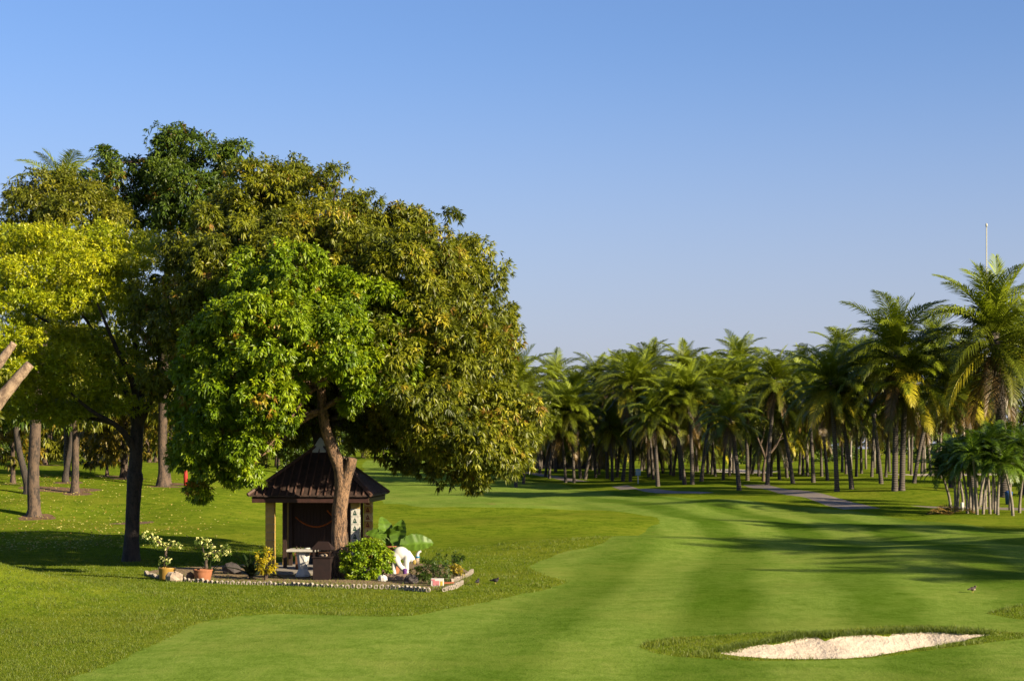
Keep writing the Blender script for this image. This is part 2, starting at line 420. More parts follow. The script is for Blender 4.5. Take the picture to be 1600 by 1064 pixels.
pts = []; edges = []
for _, polys in zones:
    for poly in polys:
        b0 = len(pts); pts += [tuple(p) for p in poly]; n = len(poly)
        edges += [(b0 + i, b0 + (i + 1) % n) for i in range(n)]
rows = []; y = 13.0
while y < 650: rows.append(y); y *= 1.0225
rows = np.array(rows)
us = np.concatenate([np.linspace(-1.5, -.40, 22)[:-1], np.linspace(-.40, .40, 190), np.linspace(.40, 1.5, 22)[1:]])
UU, RR = np.meshgrid(us, rows); RR = RR * (1 + rng.uniform(-.006, .006, RR.shape)); XX = UU * RR + rng.uniform(-.001, .001, UU.shape) * RR
grid = np.stack([XX.ravel(), RR.ravel()], 1)
bx = np.stack(np.meshgrid(np.arange(3, 9.5, .12), np.arange(29, 34.6, .12)), -1).reshape(-1, 2) + rng.uniform(-.03, .03, (55 * 47, 2))[:len(np.stack(np.meshgrid(np.arange(3, 9.5, .12), np.arange(29, 34.6, .12)), -1).reshape(-1, 2))]
outer = [(-2500, -80), (2500, -80), (2500, 4000), (-2500, 4000), (0, -80), (0, 4000), (-2500, 1500), (2500, 1500), (0, 1200), (-30, 0), (30, 0), (0, 0), (-1200, 900), (1200, 900), (-1000, 300), (1000, 300)]
allp = pts + [tuple(p) for p in grid] + [tuple(p) for p in bx] + outer
res = delaunay_2d_cdt([Vector((float(a), float(b_))) for a, b_ in allp], edges, [], 0, 1e-5)
GV = np.array([(v.x, v.y) for v in res[0]]); GF = np.array([f for f in res[2] if len(f) == 3], dtype=np.int32)
GZ = ground(GV[:, 0], GV[:, 1])
e = .05
NX = -(ground(GV[:, 0] + e, GV[:, 1]) - ground(GV[:, 0] - e, GV[:, 1])) / (2 * e)
NY = -(ground(GV[:, 0], GV[:, 1] + e) - ground(GV[:, 0], GV[:, 1] - e)) / (2 * e)
GN = np.stack([NX, NY, np.ones_like(NX)], 1); GN /= np.linalg.norm(GN, axis=1)[:, None]
cen = GV[GF].mean(1); zone = np.zeros(len(GF), int)
for zi, (_, polys) in enumerate(zones):
    for poly in polys:
        zone[inside(cen, poly)] = zi + 1
def ground_part(name, mask, mat):
    f = GF[mask]; idx, inv = np.unique(f, return_inverse=True); f = inv.reshape(-1, 3)
    V = np.concatenate([GV[idx], GZ[idx][:, None]], 1)
    a, b_, c_ = V[f[:, 0]], V[f[:, 1]], V[f[:, 2]]
    fl = np.cross(b_ - a, c_ - a)[:, 2] < 0; f[fl] = f[fl][:, ::-1]
    me = npmesh(name, V, f, mat, smooth=True)
    me.normals_split_custom_set_from_vertices([tuple(n) for n in GN[idx]])
    return tag(put(name, me), kind='structure')
ground_part('rough_ground', (zone == 0) | (zone == 2), G_ROUGH)
ground_part('fairway', zone == 1, G_FAIR)
ground_part('bare_soil', zone == 3, SOIL)
ground_part('cart_path', zone == 4, PATH)
ground_part('garden_bed', zone == 5, GRAVEL)
ground_part('sand_bunker', zone == 6, SAND)
ground_part('far_bunker', zone == 7, SAND)

# ------------------------------------------------------------------ leaves
def unit(a): return a / np.maximum(np.linalg.norm(a, axis=-1, keepdims=True), 1e-9)
def leaf_mesh(name, P, D, L, W, col, mat=None, fold=.25, droop=.25, r_=None, facing=None, shape=.45):
    """one folded two-triangle leaf at every P, pointing along D"""
    r_ = r_ or rng; n = len(P); D = unit(D)
    L = np.broadcast_to(np.asarray(L, float), (n,))[:, None]; W = np.broadcast_to(np.asarray(W, float), (n,))[:, None]
    up = unit(r_.normal(0, .4, (n, 3)) + np.array([0, 0, .6]) + (facing if facing is not None else np.array([0, 0, .4])))
    Sd = unit(np.cross(D, up)); N = np.cross(Sd, D)
    mid = P + D * L * shape
    v0 = P; v1 = mid + Sd * W / 2 - N * W * fold; v2 = P + D * L - np.array([0, 0, 1.0]) * L * droop; v3 = mid - Sd * W / 2 - N * W * fold
    V = np.stack([v0, v1, v2, v3], 1).reshape(-1, 3)
    b_ = np.arange(n)[:, None] * 4
    Fc = np.concatenate([b_ + np.array([0, 1, 2]), b_ + np.array([0, 2, 3])], 1).reshape(-1, 3)
    c = np.repeat(col, 4, axis=0)
    return npmesh(name, V, Fc, mat or LEAF, col=c)

def clumps(lobes, dens, per, rsub, r_, keep=.9, upb=.35, deep=.62, shrink=0.0, flat=.8):
    """clusters of twig ends: lobes -> sub-clumps on their skin -> twig ends; returns P, outward N, clump id"""
    lobes = np.array(lobes, float); lobes[:, 3:6] = np.maximum(lobes[:, 3:6] - shrink, lobes[:, 3:6] * .4); Ps = []; Ns = []; Is = []; k = 0
    for i, lb in enumerate(lobes):
        c, r3 = lb[:3], lb[3:6]
        area = 4 * math.pi * ((r3[0] * r3[1] + r3[1] * r3[2] + r3[0] * r3[2]) / 3)
        n = max(4, int(area * dens)); dr = unit(r_.normal(0, 1, (n, 3)))
        cs = c + dr * r3 * np.where(r_.random((n, 1)) < .75, r_.uniform(.88, 1.04, (n, 1)), r_.uniform(.45, .8, (n, 1)))
        ok = r_.random(n) < keep
        for j, l2 in enumerate(lobes):
            if j != i: ok &= (np.linalg.norm((cs - l2[:3]) / l2[3:6], axis=1) > deep)
        cs, dr = cs[ok], dr[ok]
        for q in range(len(cs)):
            m = max(3, int(per * r_.uniform(.6, 1.4))); rs = rsub * r_.uniform(.55, 1.3)
            d_ = unit(r_.normal(0, 1, (m, 3)) + dr[q] * .7 + np.array([0, 0, upb]))
            Ps.append(cs[q] + d_ * rs * np.array([1, 1, flat]) * r_.uniform(.5, 1.05, (m, 1)) ** .7); Ns.append(d_); Is.append(np.full(m, k)); k += 1
    return np.concatenate(Ps), np.concatenate(Ns), np.concatenate(Is)

def crown_mesh(name, lobes, dens, per, rsub, leaves, L, W, pal, seed, mat=None, droop=.3, downb=.35, spread=.75, keep=.9, accent=None, upb=.35, fold=.22, shape=.45, deep=.62, shrink=0.0, flat=.8):
    r_ = np.random.default_rng(seed); P, N, I = clumps(lobes, dens, per, rsub, r_, keep, upb, deep, shrink, flat)
    n = len(P); pal = np.array(pal)
    t_cl = r_.random(I.max() + 1); t = np.clip(.55 * t_cl[I] + .45 * r_.random(n), 0, .999)
    x = t * (len(pal) - 1); i0 = x.astype(int); col = pal[i0] + (pal[i0 + 1] - pal[i0]) * (x - i0)[:, None]
    if accent is not None:
        acol, ap = accent; acol = np.array(acol); lump = r_.random(I.max() + 1) < ap * 1.6
        m = (r_.random(n) < np.where(lump[I], .55, ap * .35)); col[m] = acol[r_.integers(0, len(acol), m.sum())]
    P2 = np.repeat(P, leaves, 0); N2 = np.repeat(N, leaves, 0); C2 = np.repeat(col, leaves, 0)
    k = len(P2); D = unit(unit(r_.normal(0, 1, (k, 3))) * spread + N2 * .55 + np.array([0, 0, -downb]))
    C2 = C2 * r_.uniform(.72, 1.28, (k, 1))
    return leaf_mesh(name, P2 + D * L * .1, D, L * r_.uniform(.7, 1.25, k), W * r_.uniform(.75, 1.2, k), C2, mat, fold, droop, r_, facing=N2 * .8, shape=shape)

def lob(lst, Y0):
    """lobes given as (px, py, dY, radius px[, flatten]) round a tree at depth Y0"""
    out = []
    for l in lst:
        Y = Y0 + l[2]; p = at(l[0], l[1], Y); rr = l[3] * Y / F; fz = l[4] if len(l) > 4 else 1.0
        out.append((p.x, p.y, p.z, rr, rr, rr * fz))
    return out
def rel(lobes, o): return [(l[0] - o.x, l[1] - o.y, l[2] - o.z, *l[3:]) for l in lobes]

def limbs(trunk_top, lobes, r0, seed, n=None, start=None):
    m = MB(); r_ = random.Random(seed)
    idx = list(range(len(lobes))); r_.shuffle(idx)
    for i in idx[:n or len(idx)]:
        a = Vector(start[r_.randrange(len(start))]) if start else Vector(trunk_top); b_ = Vector(lobes[i][:3])
        L = (b_ - a).length; mid = a.lerp(b_, .5) + Vector((r_.uniform(-.1, .1) * L, r_.uniform(-.1, .1) * L, r_.uniform(-.02, .14) * L))
        P = spline([a, a.lerp(mid, .5) + Vector((0, 0, .03 * L)), mid, b_], 3)
        m.tube(P, np.linspace(r0, r0 * .22, len(P)), 7, rough=.06, seed=i)
        for q in range(3):
            t = Vector(P[int(len(P) * r_.uniform(.5, .95))]); e_ = b_ + Vector((r_.uniform(-1, 1), r_.uniform(-1, 1), r_.uniform(-.6, 1))) * lobes[i][3] * .5
            Q = spline([t, t.lerp(e_, .5) + Vector((0, 0, .1)), e_], 3)
            m.tube(Q, np.linspace(r0 * .3, r0 * .08, len(Q)), 5)
    return m

# ------------------------------------------------------------------ mango tree behind the pavilion
o_ = onY(505, 53.5)
mango = empty('mango_tree', o_, 0, 'huge dark olive mango tree with rusty new leaves, behind the brown pavilion', 'tree')
ml = lob([(415, 320, 1, 78), (340, 385, 0, 82), (275, 470, .5, 72), (275, 560, 1, 62), (455, 300, 1.5, 55), (522, 310, 0, 52), (560, 355, 0, 62), (490, 420, -2, 105),
          (380, 420, -2.5, 85), (330, 500, -2, 85), (620, 365, 0, 56), (680, 380, .5, 62), (725, 425, 0, 58), (620, 440, -3, 95), (690, 480, -3, 90), (745, 500, -.5, 62), (770, 495, .5, 40),
          (640, 560, -3.8, 95), (735, 575, -2, 78), (770, 540, 0, 42), (700, 640, -3.2, 85), (785, 650, -1.5, 64), (815, 655, 0, 42), (760, 695, -2.2, 60), (690, 700, -2, 50), (800, 700, -.5, 44),
          (735, 735, -1.8, 30), (640, 670, -.5, 58), (590, 640, 0, 62), (520, 560, 2.5, 110), (560, 470, 3, 130), (420, 500, 3, 120), (650, 540, 3.5, 110), (350, 600, 2, 80), (450, 640, 2.5, 70), (560, 690, 1, 30), (730, 620, 3, 80), (400, 380, 3, 90), (620, 700, -.2, 30)], 51)
ml = rel(ml, o_)
tp = spline([(0, 0, -.2), (.05, 0, 1.6), (.1, -.1, 3.2), (.0, -.3, 4.4)], 4)
MB().tube(tp, np.linspace(.48, .34, len(tp)), 12, rough=.07).build('trunk', BARK_DARK, mango, True)
limbs((0, -.3, 4.3), ml, .16, 3, 26).build('branches', BARK_GREY, mango, True)
me = crown_mesh('mango_crown', ml, 1.9, 44, .56, 9, .16, .049, [(.034, .050, .008), (.085, .108, .012), (.155, .178, .014), (.25, .25, .020)], 11, droop=.3, downb=.45, shrink=.24, deep=.55, accent=([(.32, .30, .03), (.28, .21, .035), (.19, .11, .03), (.34, .32, .04), (.29, .28, .03)], .075), keep=.95)
put('crown', me, mango)

# ------------------------------------------------------------------ bright tree in front of the pavilion
o_ = onY(532, 47.7)
bright = empty('leafy_tree', o_, 0, 'bright green tree with forked leaning trunk growing in front of the pavilion roof', 'tree')
bl = lob([(405, 440, 0, 58), (455, 432, -.5, 58), (525, 465, 0, 62), (585, 495, .2, 55), (612, 535, .2, 46), (622, 505, .3, 36), (630, 565, .4, 30), (598, 470, .3, 40), (525, 545, -1.5, 70), (430, 525, -1.9, 78), (350, 525, -1, 58), (310, 590, 0, 52), (365, 610, -1.6, 62), (430, 615, -1.6, 62),
          (325, 670, -.5, 56), (385, 680, -1.1, 50), (422, 662, -.6, 40), (285, 630, .6, 34), (300, 722, .2, 36), (345, 735, -.2, 34), (388, 738, -.6, 22), (575, 590, -.5, 45), (555, 630, -.2, 26), (605, 600, .3, 30), (470, 480, 1.2, 80), (385, 470, .8, 60), (545, 520, 1.2, 70), (280, 700, .8, 26), (310, 765, .3, 14), (365, 725, .4, 34)], 46.6)
bl = rel(bl, o_)
def relp(px, py, Y): return at(px, py, Y) - o_
tr = spline([relp(533, 912, 47.7), relp(531, 880, 47.7), relp(530, 840, 47.7), relp(531, 795, 47.65), relp(535, 745, 47.6), relp(521, 706, 47.5), relp(509, 672, 47.4), relp(504, 640, 47.3), relp(501, 600, 47.2), relp(494, 550, 47.0), relp(480, 500, 46.8)], 4)
rd = np.interp(np.linspace(0, 10, len(tr)), [0, 1, 2, 3, 4, 4.6, 5.5, 7, 8.5, 10], [.34, .25, .222, .212, .22, .175, .15, .135, .115, .06])
tb = MB().tube(tr, rd, 14, rough=.06, seed=2)
st = spline([relp(535, 765, 47.6), relp(541, 745, 47.55), relp(547, 728, 47.45), relp(551, 716, 47.4)], 3)
tb.tube(st, np.linspace(.19, .135, len(st)), 12, rough=.06, seed=5)
tb.build('trunk', BARK_RED, bright, True)
limbs(None, bl, .075, 8, 20, start=[tr[-1], tr[-4], tr[-9], tr[-13]]).build('branches', BARK_RED, bright, True)
me = crown_mesh('bright_crown', bl, 3.6, 32, .38, 9, .132, .056, [(.060, .115, .006), (.120, .200, .008), (.190, .270, .010), (.27, .33, .012)], 21, droop=.3, downb=.4, accent=([(.30, .26, .03), (.28, .17, .03)], .03), keep=.9, shrink=.22, deep=.55)
put('crown', me, bright)

# ------------------------------------------------------------------ yellow feathery tree on the left
o_ = onY(205, 54)
yel = empty('feathery_tree', o_, 0, 'dark single trunk on the left carrying a spreading feathery yellow-green crown', 'tree')
def relp(px, py, Y): return at(px, py, Y) - o_
tr = spline([relp(205, 884, 54), relp(205, 872, 54), relp(206, 835, 54), relp(208, 790, 54), relp(211, 748, 54), relp(211, 735, 54), relp(213, 700, 54), relp(215, 660, 54), relp(219, 625, 54), relp(222, 590, 53.8)], 4)
rd = np.interp(np.linspace(0, 9, len(tr)), [0, 1, 2, 3, 4, 5, 6, 7, 8, 9], [.40, .29, .235, .22, .255, .22, .205, .20, .15, .11])
tb = MB().tube(tr, rd, 12, rough=.05, seed=4)
brs = [[(213, 712, 0), (200, 685, -.3), (178, 662, -.8), (140, 640, -1.4), (95, 600, -2)], [(214, 668, 0), (203, 630, .3), (186, 590, .7), (165, 545, 1.2), (120, 480, 1.5)], [(216, 668, 0), (232, 632, -.4), (243, 600, -.6), (250, 540, -1)], [(215, 650, 0), (208, 600, -.8), (180, 540, -1.8), (150, 470, -2.4)], [(221, 600, 0), (212, 540, .6), (205, 470, .5), (200, 420, .2)], [(178, 662, -.8), (150, 655, -.5), (110, 650, .2), (60, 620, .8)], [(165, 545, 1.2), (100, 520, .5), (40, 480, -.3)]]
for i, b_ in enumerate(brs):
    P = spline([relp(x, y_, 54 + dy) for x, y_, dy in b_], 3); tb.tube(P, np.linspace(.14 if i < 5 else .08, .03, len(P)), 8, rough=.05, seed=i)
tb.build('trunk', BARK_DARK, yel, True)
yl = lob([(25, 375, -1, 52, .55), (90, 378, -1.5, 55, .5), (150, 375, 0, 55, .5), (205, 375, .5, 42, .6), (50, 420, -2.5, 58, .5), (125, 420, -2.5, 60, .5), (195, 415, -1.5, 48, .5), (-30, 430, -1, 50, .5), (20, 470, -3, 55, .45), (95, 470, -3, 50, .4), (165, 455, -2, 45, .4),
          (-20, 520, -3, 50, .45), (30, 530, -3.2, 45, .4), (90, 530, -1.5, 60, .35), (160, 535, -.5, 55, .3), (215, 540, 0, 42, .3), (60, 590, -1, 60, .32), (130, 600, -1.5, 55, .3), (190, 590, 1, 45, .3), (20, 640, 0, 55, .3), (90, 645, -.5, 55, .28), (240, 590, 1, 35, .35), (150, 640, 1.5, 50, .25), (225, 385, -.5, 36, .6), (225, 425, -1, 34, .6), (120, 560, -2, 60, .4), (40, 570, -2.5, 60, .4), (200, 565, -1, 45, .4), (235, 500, .5, 45, .6), (110, 620, .5, 60, .4), (30, 610, -1.5, 55, .4), (190, 630, -.8, 36, .35), (215, 470, 1, 45, .6), (60, 480, 2, 70, .5), (150, 470, 2.5, 70, .5), (10, 560, 2, 70, .4)], 54)
yl = rel(yl, o_)
me = crown_mesh('feathery_crown', yl, 3.6, 30, .55, 9, .12, .038, [(.13, .19, .006), (.23, .285, .008), (.34, .37, .010), (.46, .44, .014)], 31, droop=.1, downb=.05, upb=.1, spread=.9, keep=.92, fold=.1, deep=.5, flat=.58, shrink=.22)
put('crown', me, yel)

# ------------------------------------------------------------------ other trees of the left wood
def tree(name, label, base, trunk_pts, radii, lobes, mat, crownargs, limb_r=.09, nlimb=8, seed=0, group=None):
    t = empty(name, base, 0, label, 'tree', group)
    P = spline([Vector(p) - base for p in trunk_pts], 4)
    MB().tube(P, np.interp(np.linspace(0, 1, len(P)), np.linspace(0, 1, len(radii)), radii), 10, rough=.08, seed=seed).build('trunk', mat, t, True)
    lb = rel(lobes, base)
    limbs(P[-1], lb, limb_r, seed, nlimb).build('branches', mat, t, True)
    put('crown', crown_mesh(name + '_crown', lb, seed=seed, **crownargs), t)
    return t
OLIVE = [(.06, .082, .012), (.11, .132, .016), (.165, .175, .02), (.22, .21, .028)]
DEEP = [(.028, .052, .012), (.052, .095, .016), (.085, .135, .02), (.125, .165, .024)]
OCHRE = [(.06, .075, .012), (.11, .10, .015), (.20, .14, .022), (.10, .13, .018)]
b0 = onY(53, 75)
tree('broad_tree', 'olive-green tree whose pale-footed trunk stands nearest on the grassy slope at left', b0, [b0 - Vector((0, 0, .2)), at(53, 795, 75), at(52, 740, 75), at(55, 680, 75), at(58, 600, 75), at(75, 480, 74), at(85, 400, 73)], [.48, .29, .25, .25, .22, .17, .11],
     lob([(40, 330, 0, 38), (80, 315, 0, 42), (125, 320, 0, 45), (165, 345, 0, 40), (95, 370, -1, 60), (30, 380, 0, 42), (5, 420, 1, 50), (160, 400, 1, 55), (25, 300, 1, 16), (205, 385, .5, 34), (55, 290, 0.5, 24), (100, 283, 0.6, 18)], 73), BARK_GREY,
     dict(dens=1.9, per=26, rsub=.65, leaves=8, L=.22, W=.065, shrink=.3, pal=OLIVE, droop=.3, downb=.25), seed=41)
b0 = onY(255, 92)
tree('tall_tree', 'tallest deep green tree, its layered top standing above all others at left', b0, [b0 - Vector((0, 0, .2)), at(255, 740, 92), at(254, 680, 92), at(256, 560, 91), at(262, 430, 90), at(268, 330, 89), at(270, 270, 89)], [.5, .28, .25, .24, .21, .17, .11],
     lob([(265, 228, 0, 30), (300, 235, 0, 34), (330, 262, 0, 36), (355, 243, 0, 16), (372, 240, 0, 9), (245, 255, -.5, 36), (205, 258, 0, 28), (165, 258, 0, 26), (145, 285, 0, 28), (190, 300, -.5, 36), (240, 300, -1, 42), (290, 300, -1.5, 48), (340, 305, -.5, 40), (320, 345, -1, 42), (215, 340, 0, 42), (270, 350, 0, 50), (175, 330, 0, 28), (275, 205, .2, 13)], 89), BARK_GREY,
     dict(dens=1.5, per=24, rsub=.7, leaves=8, L=.26, W=.08, shrink=.3, pal=DEEP, droop=.35, downb=.3, accent=([(.2, .13, .03)], .04), keep=.8), limb_r=.12, nlimb=12, seed=42)
wood = [(42, 84, .24, [(20, 560, 0, 60), (60, 590, 0, 50), (-10, 600, 1, 50)], DEEP, 'dark leafy tree directly behind the nearest sloping-ground trunk at left'),
        (117, 85, .27, [(110, 560, 0, 60), (150, 600, 0, 45), (80, 610, 0, 40), (120, 480, 1, 80)], OLIVE, 'thick trunked tree on a bare soil mound, left of the black trunk'),
        (103, 92, .22, [(95, 600, 0, 50), (130, 560, 1, 60)], DEEP, 'dark slim tree just behind the thick trunk on the soil mound'),
        (20, 91, .17, [(25, 640, 0, 34), (0, 600, 0, 50), (50, 600, 0, 45)], OCHRE, 'slender lit tree with stubby side shoots near the left picture edge'),
        (167, 100, .12, [(165, 650, 0, 34), (185, 620, 0, 40), (150, 600, 0, 40)], OCHRE, 'thin tree with ochre hanging foliage between soil mound and black trunk'),
        (194, 97, .3, [(190, 630, 0, 50), (170, 580, 0, 55), (225, 600, 0, 45)], OCHRE, 'stout tree half hidden immediately behind the black trunk'),
        (150, 112, .22, [(145, 650, 0, 38), (165, 610, 0, 45), (120, 600, 0, 45)], OCHRE, 'pale trunk in a soil ring on the rise, beyond the thin ochre tree'),
        (264, 94, .14, [(275, 660, 0, 30), (290, 620, 0, 50), (250, 600, 0, 40)], OLIVE, 'thin companion stem right beside the tall tree'),
        (183, 120, .22, [(180, 640, 0, 45), (200, 600, 0, 50)], OCHRE, 'distant tree on the crest seen just left of the black trunk'),
        (71, 112, .24, [(75, 640, 0, 45), (60, 600, 0, 50), (95, 600, 0, 45)], OLIVE, 'pale distant tree on the crest between two near trunks at left'),
        (233, 125, .2, [(235, 640, 0, 40), (220, 600, 0, 50)], OCHRE, 'first distant tree on the crest right of the black trunk'),
        (244, 128, .2, [(250, 645, 0, 40), (265, 600, 0, 50)], OLIVE, 'second distant tree on the crest right of the black trunk')]
for i, (px, Y, rr, lb, pal, lab) in enumerate(wood):
    b0 = onY(px, Y); lb = [(a, b_ + (42 if pal is OCHRE else 22) * (1 if k == 0 else .5), c_, r_) for k, (a, b_, c_, r_) in enumerate(lb)]; ls = lob(lb, Y)
    topx = sum(l[0] for l in lb) / len(lb); topy = sum(l[1] for l in lb) / len(lb)
    tree('wood_tree', lab, b0, [b0 - Vector((0, 0, .2)), b0 + Vector((0, 0, .5)), b0.lerp(at(topx, topy, Y), .5) + Vector((rng.uniform(-.2, .2), 0, 0)), at(topx, topy + 10, Y), at(topx + rng.uniform(-8, 8), topy - 40, Y)], [rr * 1.3, rr * .72, rr * .62, rr * .54, rr * .26], ls, BARK_GREY if pal is not DEEP else BARK_DARK,
         dict(dens=1.3, per=8, rsub=.65, leaves=7, L=.32, W=.12, pal=pal, droop=.5, downb=.6, keep=.75), nlimb=5, seed=50 + i, group='trees of the wood at left')

# pollarded tree reaching in from the left edge
b0 = onY(-75, 40)
pol = empty('pollarded_tree', b0, 0, 'pale sawn-off branches of a pollarded tree at the left picture edge', 'tree')
m = MB(); P = spline([(0, 0, -.2), (.05, 0, 1.5), (.1, 0, 2.8), at(-60, 665, 40) - b0], 4); m.tube(P, np.linspace(.34, .24, len(P)), 12, rough=.05)
m.build('trunk', BARK_PALE, pol, True)
for pp, r0, r1 in (([(-62, 690), (-30, 662), (5, 618), (30, 588), (47, 569)], .2, .105), ([(-60, 665), (-40, 610), (-8, 575), (10, 552), (22, 536)], .16, .08), ([(-60, 670), (-75, 600), (-95, 540)], .15, .1)):
    P = spline([at(x, y_, 40) - b0 for x, y_ in pp], 4); MB().tube(P, np.linspace(r0, r1, len(P)), 12, rough=.05, seed=int(r0 * 100)).build('cut_branch', BARK_PALE, pol, True)
put('sprout', crown_mesh('sprouts', rel(lob([(4, 596, 0, 12), (-20, 640, 0, 16), (-60, 560, 0, 30)], 40), b0), 8, 7, .18, 7, .14, .05, OLIVE, 77), pol)

# ------------------------------------------------------------------ palms
GREEN = np.array((.135, .175, .018)); YEL = np.array((.40, .32, .03)); DARKG = np.array((.045, .085, .018)); BROWN = np.array((.22, .14, .07)); OLDY = np.array((.30, .22, .05))
def frond_mesh(name, el, bend, L, ll, hang, seed, col, n=54, wid=.062):
    r_ = np.random.default_rng(seed); T = np.linspace(0, 1, 15); th = R(el) - R(bend) * T ** 1.35
    ds = L / 14; X = np.concatenate([[0], np.cumsum(np.cos(th[:-1]) * ds)]); Z = np.concatenate([[0], np.cumsum(np.sin(th[:-1]) * ds)])
    sw = r_.uniform(-.12, .12) * L * T ** 2
    C = np.stack([X, sw, Z], 1)
    V, Fc = tube(C, np.linspace(.045, .008, 15) * L / 3.4, 4)
    V = [np.array(v) for v in V]; Fc = [f for f in Fc if len(f) == 4]; tri = []
    for f in Fc: tri += [[f[0], f[1], f[2]], [f[0], f[2], f[3]]]
    cols = [np.array(col) * 1.15 + np.array((.03, .03, .0))] * len(V)
    for sgn in (-1, 1):
        for i in range(n):
            t = .10 + .90 * (i + r_.uniform(0, .6)) / n; t = min(t, .995)
            p = np.array([np.interp(t, T, C[:, k]) for k in range(3)]); a = np.interp(t, T, th)
            fw = np.array([math.cos(a), 0, math.sin(a)]); nn = np.array([-math.sin(a), 0, math.cos(a)])
            ln = ll * (math.sin(math.pi * min(.98, .16 + .80 * t)) ** .7) * r_.uniform(.85, 1.1)
            out = np.array([0, sgn, 0]); f_ = .35 + .75 * t
            dv = fw * f_ + out * (1.0 - .35 * t) + nn * r_.uniform(.1, .4); dv /= np.linalg.norm(dv)
            mid = p + dv * ln * .5; dv2 = dv + np.array([0, 0, -1.0]) * hang * r_.uniform(.7, 1.4) ; dv2 /= np.linalg.norm(dv2)
            tip = mid + dv2 * ln * .5; wv = fw * wid * .5
            b_ = len(V); V += [p - wv * .6, p + wv * .6, mid + wv, mid - wv, tip]
            tri += [[b_, b_ + 1, b_ + 2], [b_, b_ + 2, b_ + 3], [b_ + 3, b_ + 2, b_ + 4]]
            c = np.array(col) * r_.uniform(.75, 1.25) * (1 + .15 * t); cols += [c] * 5
    return npmesh(name, np.array(V), np.array(tri), FROND, col=np.array(cols))
CL = {}   # frond classes: elevation -> meshes (lower: old and dull, grove shade put into the colour)
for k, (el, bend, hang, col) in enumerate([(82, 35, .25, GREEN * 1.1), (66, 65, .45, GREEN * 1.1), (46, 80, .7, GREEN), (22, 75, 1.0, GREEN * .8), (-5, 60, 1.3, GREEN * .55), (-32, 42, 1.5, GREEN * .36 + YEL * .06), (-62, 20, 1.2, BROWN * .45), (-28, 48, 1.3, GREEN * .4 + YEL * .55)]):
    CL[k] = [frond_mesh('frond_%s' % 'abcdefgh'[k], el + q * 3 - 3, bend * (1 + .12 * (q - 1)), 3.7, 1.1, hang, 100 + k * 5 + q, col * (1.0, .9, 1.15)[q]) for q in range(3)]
NUT = MB()
for a in range(7): NUT.ell((.3 * math.cos(a * .9), .3 * math.sin(a * .9), -.15 - .12 * (a % 2)), (.12, .12, .14), 8)
NUTM = NUT.mesh('coconuts', plain('coconut', (.32, .24, .06), (.18, .15, .04)), True)
def palm(base, top, size, n=(3, 6, 7, 7, 6, 4, 3), label='', group=None, rt=.19, seed=0, name='coconut_palm', nuts=True, yel=.25):
    r_ = random.Random(seed); t = empty(name, base, 0, label, 'palm', group)
    h = top - base
    P = spline([(0, 0, -.25), (h.x * .04, h.y * .04, h.z * .06), (h.x * .25, h.y * .3, h.z * .35), (h.x * .62, h.y * .66, h.z * .7), (h.x, h.y, h.z)], 4)
    rd = np.interp(np.linspace(0, 1, len(P)), [0, .12, .3, .9, 1], [rt * 1.8, rt * 1.2, rt, rt * .8, rt * .95])
    MB().tube(P, rd, 9, rough=.05, seed=seed).build('trunk', PALMBARK, t, True)
    a0 = r_.uniform(0, 6.28); q = 0
    for k, cnt in enumerate(n):
        for i in range(cnt):
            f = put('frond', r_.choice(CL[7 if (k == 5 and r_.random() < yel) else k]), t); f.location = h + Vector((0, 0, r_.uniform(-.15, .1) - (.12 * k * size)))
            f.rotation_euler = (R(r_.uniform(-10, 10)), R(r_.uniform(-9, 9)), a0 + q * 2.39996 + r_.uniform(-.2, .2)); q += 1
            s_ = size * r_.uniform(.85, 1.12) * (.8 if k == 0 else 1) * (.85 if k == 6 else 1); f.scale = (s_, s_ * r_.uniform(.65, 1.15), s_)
    if nuts: put('coconut_cluster', NUTM, t, h + Vector((0, 0, -.35)))
    return t
def ordn(i): return ['first', 'second', 'third', 'fourth', 'fifth', 'sixth', 'seventh', 'eighth', 'ninth', 'tenth', 'eleventh', 'twelfth', 'thirteenth', 'fourteenth', 'fifteenth', 'sixteenth', 'seventeenth', 'eighteenth', 'nineteenth', 'twentieth', 'twenty-first', 'twenty-second', 'twenty-third', 'twenty-fourth', 'twenty-fifth', 'twenty-sixth', 'twenty-seventh', 'twenty-eighth', 'twenty-ninth', 'thirtieth', 'thirty-first', 'thirty-second', 'thirty-third', 'thirty-fourth', 'thirty-fifth', 'thirty-sixth'][i]
# front row: base px, base py, crown px, crown py, size, optional label
front = [(844, 740, 828, 612, .85), (868, 738, 866, 590, 1.0), (907, 748, 895, 612, .95), (914, 749, 960, 585, 1.0), (949, 748, 945, 635, .9), (973, 752, 1003, 590, 1.0), (1014, 745, 1010, 640, .85),
         (1028, 760, 1020, 650, .85), (1070, 757, 1046, 625, .85), (1082, 757, 1076, 612, 1.0), (1096, 752, 1120, 600, .95), (1155, 766, 1140, 650, .8), (1168, 751, 1165, 598, 1.0), (1199, 757, 1212, 590, 1.05), (1239, 755, 1216, 640, .8), (1271, 754, 1262, 615, .9),
         (1308, 768, 1297, 592, 1.05), (1331, 764, 1310, 620, .9), (1377, 756, 1350, 570, 1.0), (1398, 767, 1402, 548, 1.4), (1409, 766, 1415, 600, 1.1), (1428, 755, 1470, 585, 1.05), (1486, 762, 1480, 600, 1.0)]
